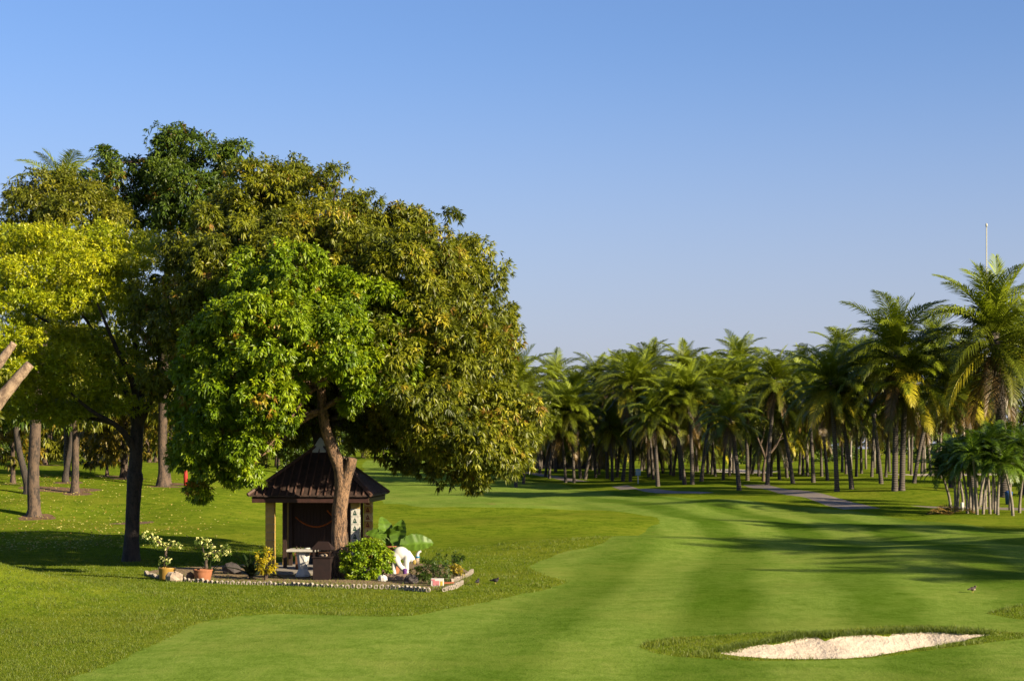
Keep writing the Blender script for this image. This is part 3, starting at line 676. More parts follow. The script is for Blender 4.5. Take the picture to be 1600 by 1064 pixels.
for i, (bx_, by_, cx_, cy_, sz) in enumerate(front):
    b0 = hit(bx_, by_, 80); tp_ = at(cx_, cy_, b0.y + rng.uniform(-.6, .6))
    lab = 'coconut palm of the fairway-side row, %s trunk from the left' % ordn(i)
    if i == 16: lab = 'leaning coconut palm with bright yellow drooping fronds beside the grey path'
    if i == 19: lab = 'stout tall palm with wide green crown, left of the slender stem clump'
    palm(b0, tp_, sz * rng.uniform(.82, .98), (3, 6 + i % 3, 8, 7 + i % 2, 6, (3, 5, 4)[i % 3] if i != 16 else 8, (2, 4, 3, 5)[i % 4]), lab, 'palms in the row along the fairway', .155 if i not in (19, 20) else .19, 300 + i, yel=1.0 if i in (16, 19) else .3)
# large oil palms on the right
for i, (bx_, Y, cx_, cy_, sz, lab) in enumerate([(1570, 106, 1553, 518, 1.55, 'largest palm at right, thick trunk and huge feathery crown before the pole'), (1600, 112, 1625, 560, 1.4, 'big palm cut by the right picture edge, behind the slender stems'), (1520, 125, 1500, 590, 1.2, 'palm with brown hanging skirt just left of the largest palm')]):
    palm(onY(bx_, Y), at(cx_, cy_, Y), sz, (5, 8, 8, 8, 8, 6, 5), lab, 'big palms at the right edge', .36, 350 + i, 'oil_palm', False)
# back rows
SKY = np.array([(790, 590), (830, 580), (868, 560), (910, 590), (955, 560), (1000, 560), (1040, 575), (1100, 556), (1160, 560), (1210, 555), (1250, 560), (1300, 540), (1340, 535), (1400, 520), (1450, 510), (1480, 520), (1555, 520), (1660, 520)])
bpx = [806, 826, 852, 884, 925, 936, 964, 985, 1002, 1036, 1052, 1064, 1090, 1106, 1118, 1130, 1146, 1175, 1186, 1218, 1228, 1249, 1262, 1293, 1316, 1346, 1362, 1390, 1440, 1462, 1500, 1540, 1585]
for i, px in enumerate(bpx):
    Y = 142 + (i * 37 % 50); b0 = onY(px, Y); cy_ = np.interp(px, SKY[:, 0], SKY[:, 1]) + (30 + rng.uniform(0, 75) if i % 4 else rng.uniform(2, 18))
    palm(b0, at(px + rng.uniform(-22, 22), cy_, Y), rng.uniform(.95, 1.2), (3, 6, 8, 8, 7, 6, 5), 'background coconut palm behind the fairway row, %s from the left' % ordn(i), 'palms in the grove behind the front row', .135, 400 + i, nuts=False)
for i, px in enumerate([818, 858, 897, 931, 957, 990, 1021, 1048, 1083, 1112, 1140, 1172, 1205, 1230, 1255, 1284, 1322, 1338, 1371, 1384, 1424, 1455, 1510, 1560]):  # lower tier
    Y = 150 + (i * 13 % 24); b0 = onY(px, Y)
    palm(b0, at(px + rng.uniform(-14, 14), 640 + rng.uniform(-14, 22), Y), rng.uniform(.8, .95), (2, 5, 7, 8, 8, 4, 5), 'short palm under the tall crowns, %s from the left of the lower tier' % ordn(i), 'shorter palms of the lower tier', .13, 520 + i, nuts=False)
for i in range(15):
    px = 826 + i * 20; Y = 180 + (i * 11 % 34); b0 = onY(px, Y)
    palm(b0, at(px + rng.uniform(-8, 8), 672 + rng.uniform(-12, 14), Y), rng.uniform(.85, 1.0), (2, 5, 7, 8, 7, 5, 3), 'low dark palm deep in the grove behind the trunks, %s from the left' % ordn(i), 'low palms deep in the grove', .15, 560 + i, nuts=False)
# palms beyond the right edge whose shadows cross the fairway
OFF = [(29.5, 49.5, 11), (35, 44.5, 12.5), (31.5, 41, 9.5), (39, 51, 13), (34, 58.5, 10.5), (41, 62, 12.5), (36, 67, 11), (43, 43, 13), (30.5, 37.5, 9.5)] + [(38 + (k * 29 % 34), 82 + k * 4.2, 11.5 + k % 3) for k in range(13)]
for i, (x, y_, h) in enumerate(OFF):
    x, y_ = x + (6.4 if i < 9 else 2), y_ - (5.5 if i < 9 else 2)
    b0 = Vector((x, y_, g1(x, y_))); palm(b0, b0 + Vector((rng.uniform(-1, 1), rng.uniform(-1, 1), h)), 1.15, (3, 5, 6, 6, 5, 3, 2), 'coconut palm past the right picture edge, %s nearest, shading the fairway' % ordn(sorted(range(len(OFF)), key=lambda k: OFF[k][1]).index(i)), 'palms past the right edge', .2, 470 + i)
# palm top above the left wood
b0 = onY(105, 98); palm(b0, at(97, 298, 98), .9, (3, 5, 6, 5, 4, 0, 0), 'lone palm crown poking out above the trees at upper left', None, .18, 499, nuts=False)

# slender palms of the clump at the right
SF = {k: [frond_mesh('slender_frond_%s' % 'abcd'[k], el, bend, 1.5, .48, hang, 600 + k * 3 + q, np.array((.058, .105, .010)) * (1, .8, 1.3)[q], 24, .055) for q in range(3)] for k, (el, bend, hang) in enumerate([(75, 60, .3), (50, 85, .5), (22, 90, .8), (-8, 70, 1.1)])}
slender = [(1486, 797, 1470, 735), (1493, 799, 1490, 715), (1496, 799, 1502, 720), (1512, 802, 1503, 728), (1516, 797, 1515, 715), (1521, 801, 1512, 722), (1524, 796, 1525, 700), (1527, 804, 1520, 712), (1533, 790, 1537, 715), (1536, 803, 1546, 722), (1540, 794, 1544, 690), (1547, 803, 1540, 705), (1551, 796, 1553, 718), (1555, 802, 1550, 692), (1559, 804, 1563, 722), (1583, 806, 1568, 725), (1593, 801, 1600, 735), (1608, 804, 1598, 700), (1620, 800, 1628, 715), (1506, 792, 1486, 705), (1530, 791, 1560, 690), (1578, 797, 1582, 698)]
slender.sort()
for i, (bx_, by_, cx_, cy_) in enumerate(slender):
    r_ = random.Random(700 + i); b0 = hit(bx_, by_, 60); h = at(cx_, cy_, b0.y + r_.uniform(-.8, .8)) - b0
    t = empty('slender_palm', b0, 0, 'slender palm with thin pale stem, %s stem from the left in the right-hand clump' % ordn(i), 'palm', 'slender palms of the clump at right')
    P = spline([(0, 0, -.15), (h.x * .15, h.y * .1, h.z * .3), (h.x * .6, h.y * .6, h.z * .7), tuple(h)], 4)
    MB().tube(P, np.linspace(.085, .05, len(P)), 7, rough=.06, seed=i).build('stem', STEM_PALE, t, True)
    q = 0
    for k, cnt in enumerate((3, 7, 8, 6)):
        for _ in range(cnt):
            f = put('frond', r_.choice(SF[k]), t, h); f.rotation_euler = (R(r_.uniform(-12, 12)), R(r_.uniform(-10, 10)), q * 2.4 + i + r_.uniform(-.3, .3)); q += 1
            s_ = r_.uniform(.75, 1.1); f.scale = (s_, s_, s_)

b0 = hit(1474, 803, 60); t = empty('dry_frond_heap', b0, 0, 'heap of brown dead fronds left of the slender palm stems', 'leaf litter')
DF = [frond_mesh('dry_frond', 10, 24, 1.4, .4, .4, 660 + q, BROWN * (.7, 1.1)[q], 20, .05) for q in range(2)]
for i in range(12):
    f = put('dry_frond', DF[i % 2], t, (rng.uniform(-.6, 1.2), rng.uniform(-.4, .4), rng.uniform(.05, .3))); f.rotation_euler = (R(rng.uniform(-25, 25)), R(rng.uniform(-5, 15)), rng.uniform(0, 6.28))
# ------------------------------------------------------------------ far trees (copies of four models)
def far_model(seed, pal, h, wd):
    r_ = np.random.default_rng(seed); lb = []
    for i in range(9):
        a = r_.uniform(0, 6.28); q = r_.uniform(0, wd * .6); z = h * r_.uniform(.32, .86); rr = wd * r_.uniform(.3, .46)
        lb.append((q * math.cos(a), q * math.sin(a), z, rr, rr, rr * .85))
    lb.append((0, 0, h * .85, wd * .4, wd * .4, wd * .36))
    cm = crown_mesh('far_crown', lb, .42, 7, .9, 5, .62, .32, pal, seed, droop=.3, downb=.2)
    P = spline([(0, 0, -.3), (.1, 0, h * .2), (.2, .1, h * .45), (.1, 0, h * .75)], 3)
    tm = MB().tube(P, np.linspace(.32, .12, len(P)), 8, rough=.08).mesh('far_trunk', BARK_GREY, True)
    return tm, cm
FM = [far_model(801, DEEP, 12, 5), far_model(802, OLIVE, 11, 4.6), far_model(803, [(.03, .05, .012), (.05, .075, .016), (.08, .105, .02)], 13, 5.5), far_model(804, DEEP, 9, 5)]
def far_row(lst, lab, group):
    for i, (px, Y, s_, k) in enumerate(sorted(lst)):
        t = empty('far_tree', onY(px, Y), rng.uniform(0, 6.28), lab % ordn(i), 'tree', group); t.scale = (s_, s_, s_ * rng.uniform(.9, 1.15))
        put('trunk', FM[k][0], t); put('crown', FM[k][1], t)
far_row([(-20 + i * 27 + rng.uniform(-8, 8), 165 + (i * 23 % 60), rng.uniform(.85, 1.2), i % 4) for i in range(18)], 'far broadleaf tree beyond the left crest, %s from the left', 'far trees beyond the left rise')
far_row([(470 + i * 24 + rng.uniform(-6, 6), 285 + (i * 17 % 50), rng.uniform(.8, 1.15), i % 4) for i in range(16)], 'far broadleaf tree closing the fairway end, %s from the left', 'far trees at the end of the fairway')
far_row([(870 + i * 38 + rng.uniform(-10, 10), 300 + (i * 29 % 60), rng.uniform(.95, 1.3), (i + 1) % 4) for i in range(24)], 'far broadleaf tree behind the palm grove, %s from the left', 'far trees behind the palm grove')
def shrub_row(lst, lab, group):
    for i, (px, Y, s_, k) in enumerate(sorted(lst)):
        t = empty('far_shrub', onY(px, Y) - Vector((0, 0, 1.4 * s_)), rng.uniform(0, 6.28), lab % ordn(i), 'shrub', group); t.scale = (s_, s_, s_)
        put('foliage', FM[k][1], t); put('stem', FM[k][0], t)
shrub_row([(-15 + i * 25 + rng.uniform(-8, 8), 150 + (i * 19 % 40), rng.uniform(.38, .55), i % 4) for i in range(22)], 'low bushy shrub under the far left trees, %s from the left', 'shrubs beyond the left rise')
shrub_row([(540 + i * 33 + rng.uniform(-8, 8), 262 + (i * 19 % 30), rng.uniform(.42, .62), i % 4) for i in range(34)], 'low bushy shrub at the far edge of the course, %s from the left', 'shrubs at the far edge')
# row of thin pale trunks beyond the grove
pale = [(1216, 205), (1226, 220), (1231, 205), (1262, 225), (1330, 210), (1353, 215), (1366, 222), (1420, 200), (1470, 150), (1142, 210), (1150, 225), (1105, 230), (1445, 190)]
pcm = crown_mesh('young_crown', [(0, 0, 5.6, 1.5, 1.5, 1.3), (.6, .3, 6.6, 1.2, 1.2, 1.1), (-.6, 0, 6.3, 1.1, 1.1, 1)], .9, 7, .5, 5, .4, .16, OLIVE, 820)
ptm = MB().tube([(0, 0, -.2), (.05, 0, 2), (0, .05, 4), (.03, 0, 6)], [.17, .14, .12, .06], 8).mesh('young_trunk', STEM_PALE, True)
for i, (px, Y) in enumerate(sorted(pale)):
    t = empty('young_tree', onY(px, Y), i * 1.3, 'young tree with straight pale trunk on the far grass, %s from the left' % ordn(i), 'tree', 'young trees on the grass beyond the palms'); put('trunk', ptm, t); put('crown', pcm, t)

# bare branched small tree among the palms
b0 = hit(1192, 752, 80)
t = empty('frangipani_tree', b0, 0, 'small branching bare-limbed tree among the palm trunks left of the grey path', 'tree')
m = MB(); up = lambda px, py, dy=0: at(px, py, b0.y + dy) - b0
for pp, ra in ((((1193, 756), (1193, 735), (1196, 715)), .17), (((1196, 716), (1188, 695), (1180, 675)), .12), (((1196, 716), (1200, 690), (1205, 668)), .12), (((1196, 716), (1212, 697), (1222, 676)), .12), (((1188, 695), (1194, 675), (1192, 660)), .08), (((1206, 705), (1215, 690), (1228, 682)), .07)):
    P = spline([up(*p) for p in pp], 3); m.tube(P, np.linspace(ra, ra * .5, len(P)), 8)
m.build('trunk', BARK_GREY, t, True)
put('crown', crown_mesh('frangi', rel(lob([(1180, 665, 0, 16), (1205, 655, 0, 18), (1226, 670, 0, 15), (1192, 645, 0, 20)], b0.y), b0), 1.2, 6, .4, 6, .28, .09, OLIVE, 841), t)

# ------------------------------------------------------------------ pole, clubhouse, small far things
WHITE = plain('white_paint', (.80, .78, .73), (.70, .68, .62), 8, .5, .1, .004)
STEEL = plain('pale_steel', (.62, .62, .50), (.5, .5, .4), 6, .45, .05, .002)
b0 = onY(1541.5, 165); zt = at(1541, 352, 165).z - b0.z
t = empty('tall_pole', b0, 0, 'tall thin pale pole rising above the palms at upper right', 'pole')
MB().lathe([(.14, -.3), (.12, 2), (.075, zt * .6), (.055, zt - .2)], 10).build('shaft', STEEL, t, True)
MB().lathe([(.055, 0), (.10, .1), (.10, .3), (.03, .4)], 10, (0, 0, zt - .2)).build('finial', STEEL, t, True)

ROOFBLUE = plain('slate_blue_roof', (.045, .055, .085), (.03, .036, .055), 5, .6, .3, .02)
BRN_ = plain('dark_post', (.10, .07, .05)); b0 = onY(893, 205)
t = empty('clubhouse', b0, R(8), 'low pavilion building with dark blue hip roof behind the palm trunks', 'building')
m = MB(); m.box((0, 0, 1.1), (8.2, 5.2, 2.2)); wl_ = m.build('wall', plain('dark_wall', (.07, .065, .06)), t)
m = MB(); ex, ey = 5.2, 3.6
m.add([(-ex, -ey, 2.55), (ex, -ey, 2.55), (ex, ey, 2.55), (-ex, ey, 2.55), (-2.2, 0, 4.9), (2.2, 0, 4.9)], [[0, 1, 5, 4], [1, 2, 5], [2, 3, 4, 5], [3, 0, 4], [3, 2, 1, 0]]); cr_ = m.build('roof', ROOFBLUE, t)
for sx, sy, dx, dy in ((0, -1, 2 * ex, .1), (0, 1, 2 * ex, .1), (-1, 0, .1, 2 * ey - .12), (1, 0, .1, 2 * ey - .12)):
    MB().box((sx * (ex - .05), sy * (ey - .05), 2.33), (dx, dy, .42)).build('fascia', plain('fascia', (.32, .29, .23)), cr_)
for x in (-4.8, -1.6, 1.6, 4.8): MB().box((x, -3.2, 1.06), (.25, .25, 2.12)).build('post', BRN_, t)
for x in (-2.4, 0.2, 2.6): MB().box((x, -2.62, 1.2), (1.2, .06, 1.1)).build('window', plain('dark_glass', (.03, .035, .04), rough=.15, bs=0), wl_)

BLUE = plain('blue_plastic', (.04, .13, .42), (.03, .10, .33), 5, .45, .05)
b0 = onY(1576, 100)
t = empty('litter_bin', b0, 0, 'small blue litter bin beyond the slender palms at right', 'bin')
MB().lathe([(.17, 0), (.22, .62), (.23, .66)], 14).build('body', BLUE, t, True); MB().lathe([(.235, .66), (.235, .72), (.12, .8)], 14).build('lid', BLUE, t, True)
b0 = hit(1500, 797, 60) + Vector((.05, -.25, 0)); tag(MB().lathe([(.085, -.1), (.085, .40), (.07, .43)], 12).build('marker_post', WHITE, None, True, b0), 'short white post at the foot of the slender palm clump', 'post')
b0 = onY(290, 93); t = empty('red_marker', b0, 0, 'red marker post on the grass under the bright green tree', 'post')
RED = plain('red_paint', (.5, .04, .025)); MB().lathe([(.10, -.1), (.12, .55), (.09, .8), (.0, .92)], 12).build('post', RED, t, True)
b0 = onY(997, 142); t = empty('ball_washer', b0, 0, 'pale blue tee sign standing between palm trunks in mid grove', 'sign')
PB = plain('pale_blue', (.45, .68, .78)); MB().box((0, 0, .45), (.09, .09, .9)).build('post', WHITE, t); bd_ = MB().box((0, -.06, .95), (.42, .06, .55), bev=.02).build('board', PB, t); MB().box((0, -.1, 1.02), (.3, .012, .1)).build('label_strip', WHITE, bd_)
b0 = onY(1325, 205); t = empty('white_sign', b0, 0, 'small white board on the far grass between palm trunks', 'sign'); MB().box((0, 0, .5), (.12, .12, 1.0)).build('post', STEEL, t); MB().box((0, -.08, 1.3), (.75, .05, .9), bev=.02).build('board', WHITE, t)
b0 = onY(648, 190); t = empty('tee_marker', b0, 0, 'tiny white marker on the far crest of the fairway', 'marker'); MB().lathe([(.16, 0), (.2, .15), (.12, .36), (.0, .42)], 10).build('cap', WHITE, t, True)

# ------------------------------------------------------------------ pavilion
WOOD = plain('dark_wood', (.055, .03, .02), (.03, .017, .012), 8, .65, .4, .01, (1, 1, .2))
ROOFB = plain('roof_sheet_brown', (.10, .063, .05), (.036, .026, .022), 6, .55, .25, .01, (1, 1, .3))
RIB = plain('roof_rib_brown', (.16, .09, .068), (.07, .04, .03), 6, .55, .2, .01)
FASC = plain('fascia_redbrown', (.075, .032, .025), (.04, .02, .016), 6, .5, .2)
CONC = plain('concrete', (.42, .38, .33), (.30, .27, .23), 5, .9, .3, .01)
PC = Vector((-5.66, 50.45, 0)); PC.z = g1(PC.x, PC.y)
pav = empty('pavilion', PC, R(-4), 'small open pavilion with brown ribbed hip roof and tiled pillars under the big tree', 'pavilion')
MB().box((0, 0, .03), (3.1, 3.1, .14), bev=.02).build('floor_slab', CONC, pav)
HB, ZE, ZA = 1.76, 2.26, 3.72
rf = put('roof', npmesh('roof_under', np.array([(-HB + .05, -HB + .05, ZE - .05), (HB - .05, -HB + .05, ZE - .05), (HB - .05, HB - .05, ZE - .05), (-HB + .05, HB - .05, ZE - .05), (0, 0, ZA - .06)]), [[0, 1, 4], [1, 2, 4], [2, 3, 4], [3, 0, 4], [3, 2, 1, 0]], WOOD), pav)
NP = 16; pw = 2 * HB / NP
for side in range(4):
    Mx = Matrix.Rotation(side * math.pi / 2, 4, 'Z')
    for i in range(NP):
        xa, xb = -HB + i * pw + .006, -HB + (i + 1) * pw - .006
        zz = lambda y_: ZE + (ZA - ZE) * (1 - abs(y_) / HB)
        pts_ = [(xa, -HB), (xb, -HB), (xb, -max(abs(xb), .001)), (xa, -max(abs(xa), .001))]
        lift = rng.uniform(0, .012)
        top_ = [Vector((x, y_, zz(y_) + .012 + lift)) for x, y_ in pts_]; bot = [v - Vector((0, 0, .03)) for v in top_]
        m = MB(); m.add([Mx @ v for v in top_ + bot], [[0, 1, 2, 3], [7, 6, 5, 4], [0, 4, 5, 1], [1, 5, 6, 2], [2, 6, 7, 3], [3, 7, 4, 0]])
        if i and abs(xa) < HB - .06:                                   # standing rib on the seam
            yk = -abs(xa) - .02; a_ = Vector((xa, -HB, zz(HB) + .03)); b_ = Vector((xa, yk, zz(yk) + .03))
            Q = [a_ + Vector((-.022, 0, 0)), a_ + Vector((.022, 0, 0)), a_ + Vector((.014, 0, .045)), a_ + Vector((-.014, 0, .045))]; dv = b_ - a_
            m.add([Mx @ v for v in Q + [q + dv for q in Q]], [[0, 1, 5, 4], [1, 2, 6, 5], [2, 3, 7, 6], [3, 0, 4, 7], [0, 3, 2, 1], [4, 5, 6, 7]], 1)
        m.build('roof_panel', [ROOFB, RIB], rf)
for sx, sy in ((-1, -1), (1, -1), (1, 1), (-1, 1)):
    P = [(sx * (HB + .02), sy * (HB + .02), ZE + .04), (sx * HB * .5, sy * HB * .5, (ZE + ZA) / 2 + .06), (sx * .12, sy * .12, ZA - .05)]
    MB().tube(P, [.055, .05, .05], 6).build('hip_cap', RIB, rf)
capw = MB(); capw.lathe([(.40, -.26), (.38, -.20), (.22, -.08), (.2, -.03), (.05, .16), (.0, .2)], 4, (0, 0, ZA + .04), ph=math.pi / 4); capw.build('finial', WHITE, rf)
for side in range(4):
    Mx = Matrix.Rotation(side * math.pi / 2, 4, 'Z'); L_ = 2 * HB - .16 if side % 2 == 0 else 2 * HB - .30
    m = MB(); m.box((0, -HB + .11, ZE - .11), (L_, .06, .15), bev=.006); m.v = [tuple(Mx @ Vector(v)) for v in m.v]; m.build('fascia', FASC, pav)
# pillars with decorated tiles
TILE_W = plain('tile_white', (.74, .72, .64), (.64, .62, .54), 9, .3, .05, .002); TILE_Y = plain('tile_ochre', (.62, .42, .12), (.45, .30, .08), 3, .4, .1, .003)
TILE_C = plain('tile_cream', (.72, .58, .30), (.62, .48, .22), 9, .3, .05, .002)
MOT_G = plain('motif_green', (.03, .09, .06), (.02, .05, .04), 9, .4, 0); MOT_R = plain('motif_red', (.22, .045, .02), (.14, .03, .015), 9, .4, 0)
PH = .12
def motif(m, w_, h_, y_):
    """teardrop ornament with curled base and four corner dots, laid a hair proud of the tile"""
    out = [(0, .40), (.07, .24), (.16, .08), (.20, -.06), (.14, -.16), (.26, -.18), (.30, -.30), (.12, -.34), (-.12, -.34), (-.30, -.30), (-.26, -.18), (-.14, -.16), (-.20, -.06), (-.16, .08), (-.07, .24)]
    V = [(x * w_, y_, z * h_) for x, z in out] + [(0, y_, -.05 * h_)]
    m.add(V, [[i, (i + 1) % 15, 15] for i in range(15)], 1)
    m.add([(x * w_, y_ - .001, z * h_) for x, z in [(0, .12), (.06, -.02), (0, -.12), (-.06, -.02)]], [[3, 2, 1, 0]], 0)
    for sx in (-1, 1):
        for z in (.40, 0, -.40):
            c = (sx * .40 * w_, z * h_); d_ = .045 * w_
            m.add([(c[0] - d_, y_, c[1]), (c[0], y_, c[1] - d_), (c[0] + d_, y_, c[1]), (c[0], y_, c[1] + d_)], [[0, 1, 2, 3]], 1)
TW, TH = .222, .215
def tile_mesh(name, mats, deco=True):
    m = MB(); m.box((0, 0, 0), (TW, .014, TH), bev=.003)
    if deco: motif(m, TW, TH, -.0085)
    return m.mesh(name, mats)
TM = {'w': tile_mesh('tile_w', [TILE_W, MOT_G]), 'r': tile_mesh('tile_r', [TILE_C, MOT_R]), 'y': tile_mesh('tile_y', [TILE_Y, MOT_R], False), 'o': tile_mesh('tile_o', [TILE_Y, MOT_R])}
for px_, py_, kind in ((-1.24, -1.2, 'y'), (1.24, -1.2, 'w'), (1.24, 1.2, 'r'), (-1.24, 1.2, 'y')):
    p_ = MB().box((0, 0, 1.06), (.225, .225, 2.08)).build('pillar', CONC, pav, loc=(px_, py_, .06))
    for r_ in range(9):
        for sd in range(4):
            k = kind
            if kind == 'w' and r_ == 8: k = 'y'
            if kind == 'r': k = 'o' if r_ % 2 else 'r'
            o = put('tile', TM[k], p_); a = sd * math.pi / 2
            o.location = Vector((math.sin(a) * .1205, -math.cos(a) * .1205, .14 + r_ * .226)); o.rotation_euler = (0, 0, a)
for x, y_ in ((-1.03, -.15), (.93, .55), (-1.1, 1.02), (1.05, -1.02)):
    MB().box((x, y_, 1.12), (.1, .1, 2.08), bev=.008).build('post', WOOD, pav)
MB().box((0, 1.1, 2.02), (2.2, .06, .1)).build('rail', WOOD, pav); MB().box((0, 1.1, .68), (2.2, .06, .08)).build('rail', WOOD, pav)
MB().box((0, 1.09, 1.35), (2.2, .012, 1.42)).build('added_gap_panel', WOOD, pav)  # added dark sheet, stops light showing through the slat gaps
sm = MB().box((0, 0, 0), (.094, .025, 1.44), bev=.004).mesh('slat', WOOD)
for i in range(22): put('slat', sm, pav, (-1.06 + i * .101, 1.055 + rng.uniform(-.006, .006), 1.35))
ORANGE = plain('marigold', (.55, .16, .02), (.4, .09, .01), 30, .8, .5)
for k, (x0, x1, z0, sag) in enumerate(((-.85, .35, 1.55, .28), (.1, .9, 1.75, .25))):
    m = MB()
    for i in range(30):
        t_ = i / 29; m.ell((x0 + (x1 - x0) * t_, .98, z0 - sag * 4 * t_ * (1 - t_)), (.026, .026, .026), 6)
    tag(m.build('flower_garland', ORANGE, None, True, PC + Vector((0, 0, 0))), ('orange flower garland sagging across the slatted wall inside the pavilion', 'shorter orange garland on the slatted wall behind the tree trunk')[k], 'garland')
for k, (x, z) in enumerate(((.62, 1.15), (.74, 1.05), (.5, .95))):
    m = MB()
    for i in range(7): m.ell((x, .6 - .3 * k, z + .45 - i * .06), (.03, .03, .032), 6)
    tag(m.build('hanging_ornament', ORANGE, None, True, PC), 'orange hanging bead ornament inside the pavilion, %s from the left' % ordn((1, 2, 0)[k]), 'ornament', 'orange ornaments inside the pavilion')

# table, bench and things on the slab
b0 = onY(473.5, 47.95) + Vector((0, 0, .02)); zs = .0
t = empty('pedestal_table', b0, R(-4), 'white octagonal pedestal table standing before the pavilion', 'table')
MB().lathe([(.21, 0), (.21, .06), (.185, .10), (.13, .2), (.135, .26), (.2, .66), (.21, .69)], 8, ph=math.pi / 8).build('pedestal', WHITE, t)
MB().box((.02, 0, .735), (.86, .62, .075), bev=.012).build('table_top', plain('table_stone', (.60, .57, .50), (.5, .47, .4), 12, .6, .1), t)
for k, (x, r_, h_, mt, nm, lb_) in enumerate(((-.18, .025, .07, WOOD, 'incense_cup', 'small dark cup at the left end of the white table'), (-.07, .022, .06, WOOD, 'incense_cup', 'small dark cup near the middle of the white table'), (.12, .09, .03, WHITE, 'plate', 'flat white plate on the white table'), (.33, .022, .07, WOOD, 'incense_cup', 'small dark cup at the right end of the white table'))):
    tag(MB().lathe([(r_ * .7, 0), (r_, h_ * .8), (r_ * .95, h_)], 12).build(nm, mt, None, True, b0 + Vector((x, -.05, .773))), lb_, 'cup' if 'cup' in nm else 'plate')
BRN = plain('brown_wood', (.20, .085, .035), (.10, .045, .02), 6, .6, .3, .01, (1, 1, .3))
b1 = PC + Vector((-.05, -.35, .10)); t = empty('wooden_bench', b1, R(-4), 'brown wooden bench inside the pavilion behind the white table', 'bench')
MB().box((0, 0, .44), (1.3, .45, .07), bev=.01).build('seat', BRN, t)
for x in (-.52, .42): MB().box((x, 0, .2), (.2, .36, .405), bev=.01).build('leg', BRN, t)

DKB = plain('stove_brown', (.026, .012, .010), (.013, .007, .006), 6, .7, .4, .01)
b0 = onY(505, 46.9); t = empty('spirit_cabinet', b0, R(-6), 'dark brown lidded cabinet with peaked cover beside the tree foot', 'cabinet')
MB().box((0, 0, .29), (.48, .44, .60), bev=.015).build('body', DKB, t)
MB().box((0, 0, .605), (.54, .5, .03), bev=.008).build('shelf', DKB, t)
for sx in (-1, 1):
    for sy in (-1, 1): MB().box((sx * .22, sy * .2, .72), (.045, .045, .2)).build('post', DKB, t)
m = MB(); m.add([(-.3, -.28, .82), (.3, -.28, .82), (.3, .28, .82), (-.3, .28, .82), (-.14, 0, 1.04), (.14, 0, 1.04)], [[0, 1, 5, 4], [1, 2, 5], [2, 3, 4, 5], [3, 0, 4], [3, 2, 1, 0]]); m.build('cover', DKB, t)
MB().ell((.02, -.05, .66), (.12, .1, .05), 10).build('ash_heap', plain('ash', (.5, .4, .3)), t, True)

# ------------------------------------------------------------------ planting round the pavilion
def shrub(name, label, base, lobes, args, seed, stem=BARK_GREY, cat='shrub'):
    t = empty(name, base, 0, label, cat); lb = rel(lobes, base); m = MB()
    for i, l in enumerate(lb):
        P = spline([(l[0] * .1, l[1] * .1, -.05), (l[0] * .5, l[1] * .5, l[2] * .5), l[:3]], 3); m.tube(P, np.linspace(.02, .008, len(P)), 5)
    m.build('stems', stem, t, True); put('foliage', crown_mesh(name, lb, seed=seed, **args), t); return t
b0 = onY(572, 46.9)
shrub('round_shrub', 'bright yellow-green rounded bush right of the forked tree trunk', b0, lob([(552, 868, 0, 17), (580, 862, 0, 18), (596, 872, 0, 15), (570, 885, -.2, 20), (548, 888, 0, 14), (594, 890, -.1, 14), (572, 860, .3, 16), (577, 898, -.2, 12), (555, 898, -.1, 9)], 46.9),
      dict(dens=34, per=7, rsub=.10, leaves=5, L=.085, W=.055, pal=[(.06, .13, .010), (.12, .22, .012), (.19, .28, .015), (.28, .34, .02)], droop=.2, downb=.2, keep=1.0), 901)
b0 = onY(415, 47.0)
shrub('croton', 'small croton bush with yellow leaves left of the white table', b0, lob([(412, 868, 0, 9), (420, 866, 0, 8), (415, 880, -.05, 11), (408, 886, 0, 7), (423, 884, 0, 7)], 47), dict(dens=22, per=6, rsub=.06, leaves=5, L=.10, W=.04, pal=[(.10, .14, .012), (.30, .26, .02), (.50, .38, .03), (.16, .20, .02)], droop=.2, downb=.1), 902)
b0 = onY(676, 45.6)
shrub('fern_shrub', 'dark spreading fern bush at the right end of the garden bed', b0, lob([(665, 890, 0, 13), (680, 885, 0, 14), (692, 892, 0, 11), (676, 898, -.2, 14), (660, 899, 0, 9), (694, 901, 0, 8)], 45.6), dict(dens=20, per=6, rsub=.07, leaves=6, L=.13, W=.02, pal=[(.02, .05, .012), (.04, .085, .016), (.07, .12, .02)], droop=.2, downb=-.2), 903)
b0 = onY(710, 47.4)
shrub('small_shrub', 'small dark upright shrub at the far right corner of the bed', b0, lob([(706, 873, 0, 8), (714, 870, 0, 7), (710, 880, 0, 9), (718, 876, 0, 5)], 47.4), dict(dens=26, per=5, rsub=.06, leaves=5, L=.09, W=.03, pal=[(.02, .045, .012), (.035, .075, .014), (.06, .1, .02)], droop=.1, downb=0), 904)
b0 = onY(714, 46.6)
shrub('yellow_groundcover', 'low yellowish leafy plant in front of the small dark shrub', b0, lob([(702, 890, 0, 5), (712, 888, 0, 6), (722, 891, 0, 5), (716, 894, 0, 6)], 46.6), dict(dens=40, per=5, rsub=.04, leaves=5, L=.08, W=.035, pal=[(.12, .12, .015), (.28, .22, .03), (.4, .32, .05)], droop=.1, downb=0), 905)
b0 = onY(652, 46.0)
shrub('trailing_plant', 'light green trailing plant beside the purple cloth', b0, lob([(650, 893, 0, 6), (658, 889, 0, 5), (655, 897, 0, 5)], 46), dict(dens=40, per=5, rsub=.05, leaves=5, L=.08, W=.025, pal=[(.08, .13, .015), (.16, .2, .02), (.22, .24, .03)], droop=.1, downb=0), 906)

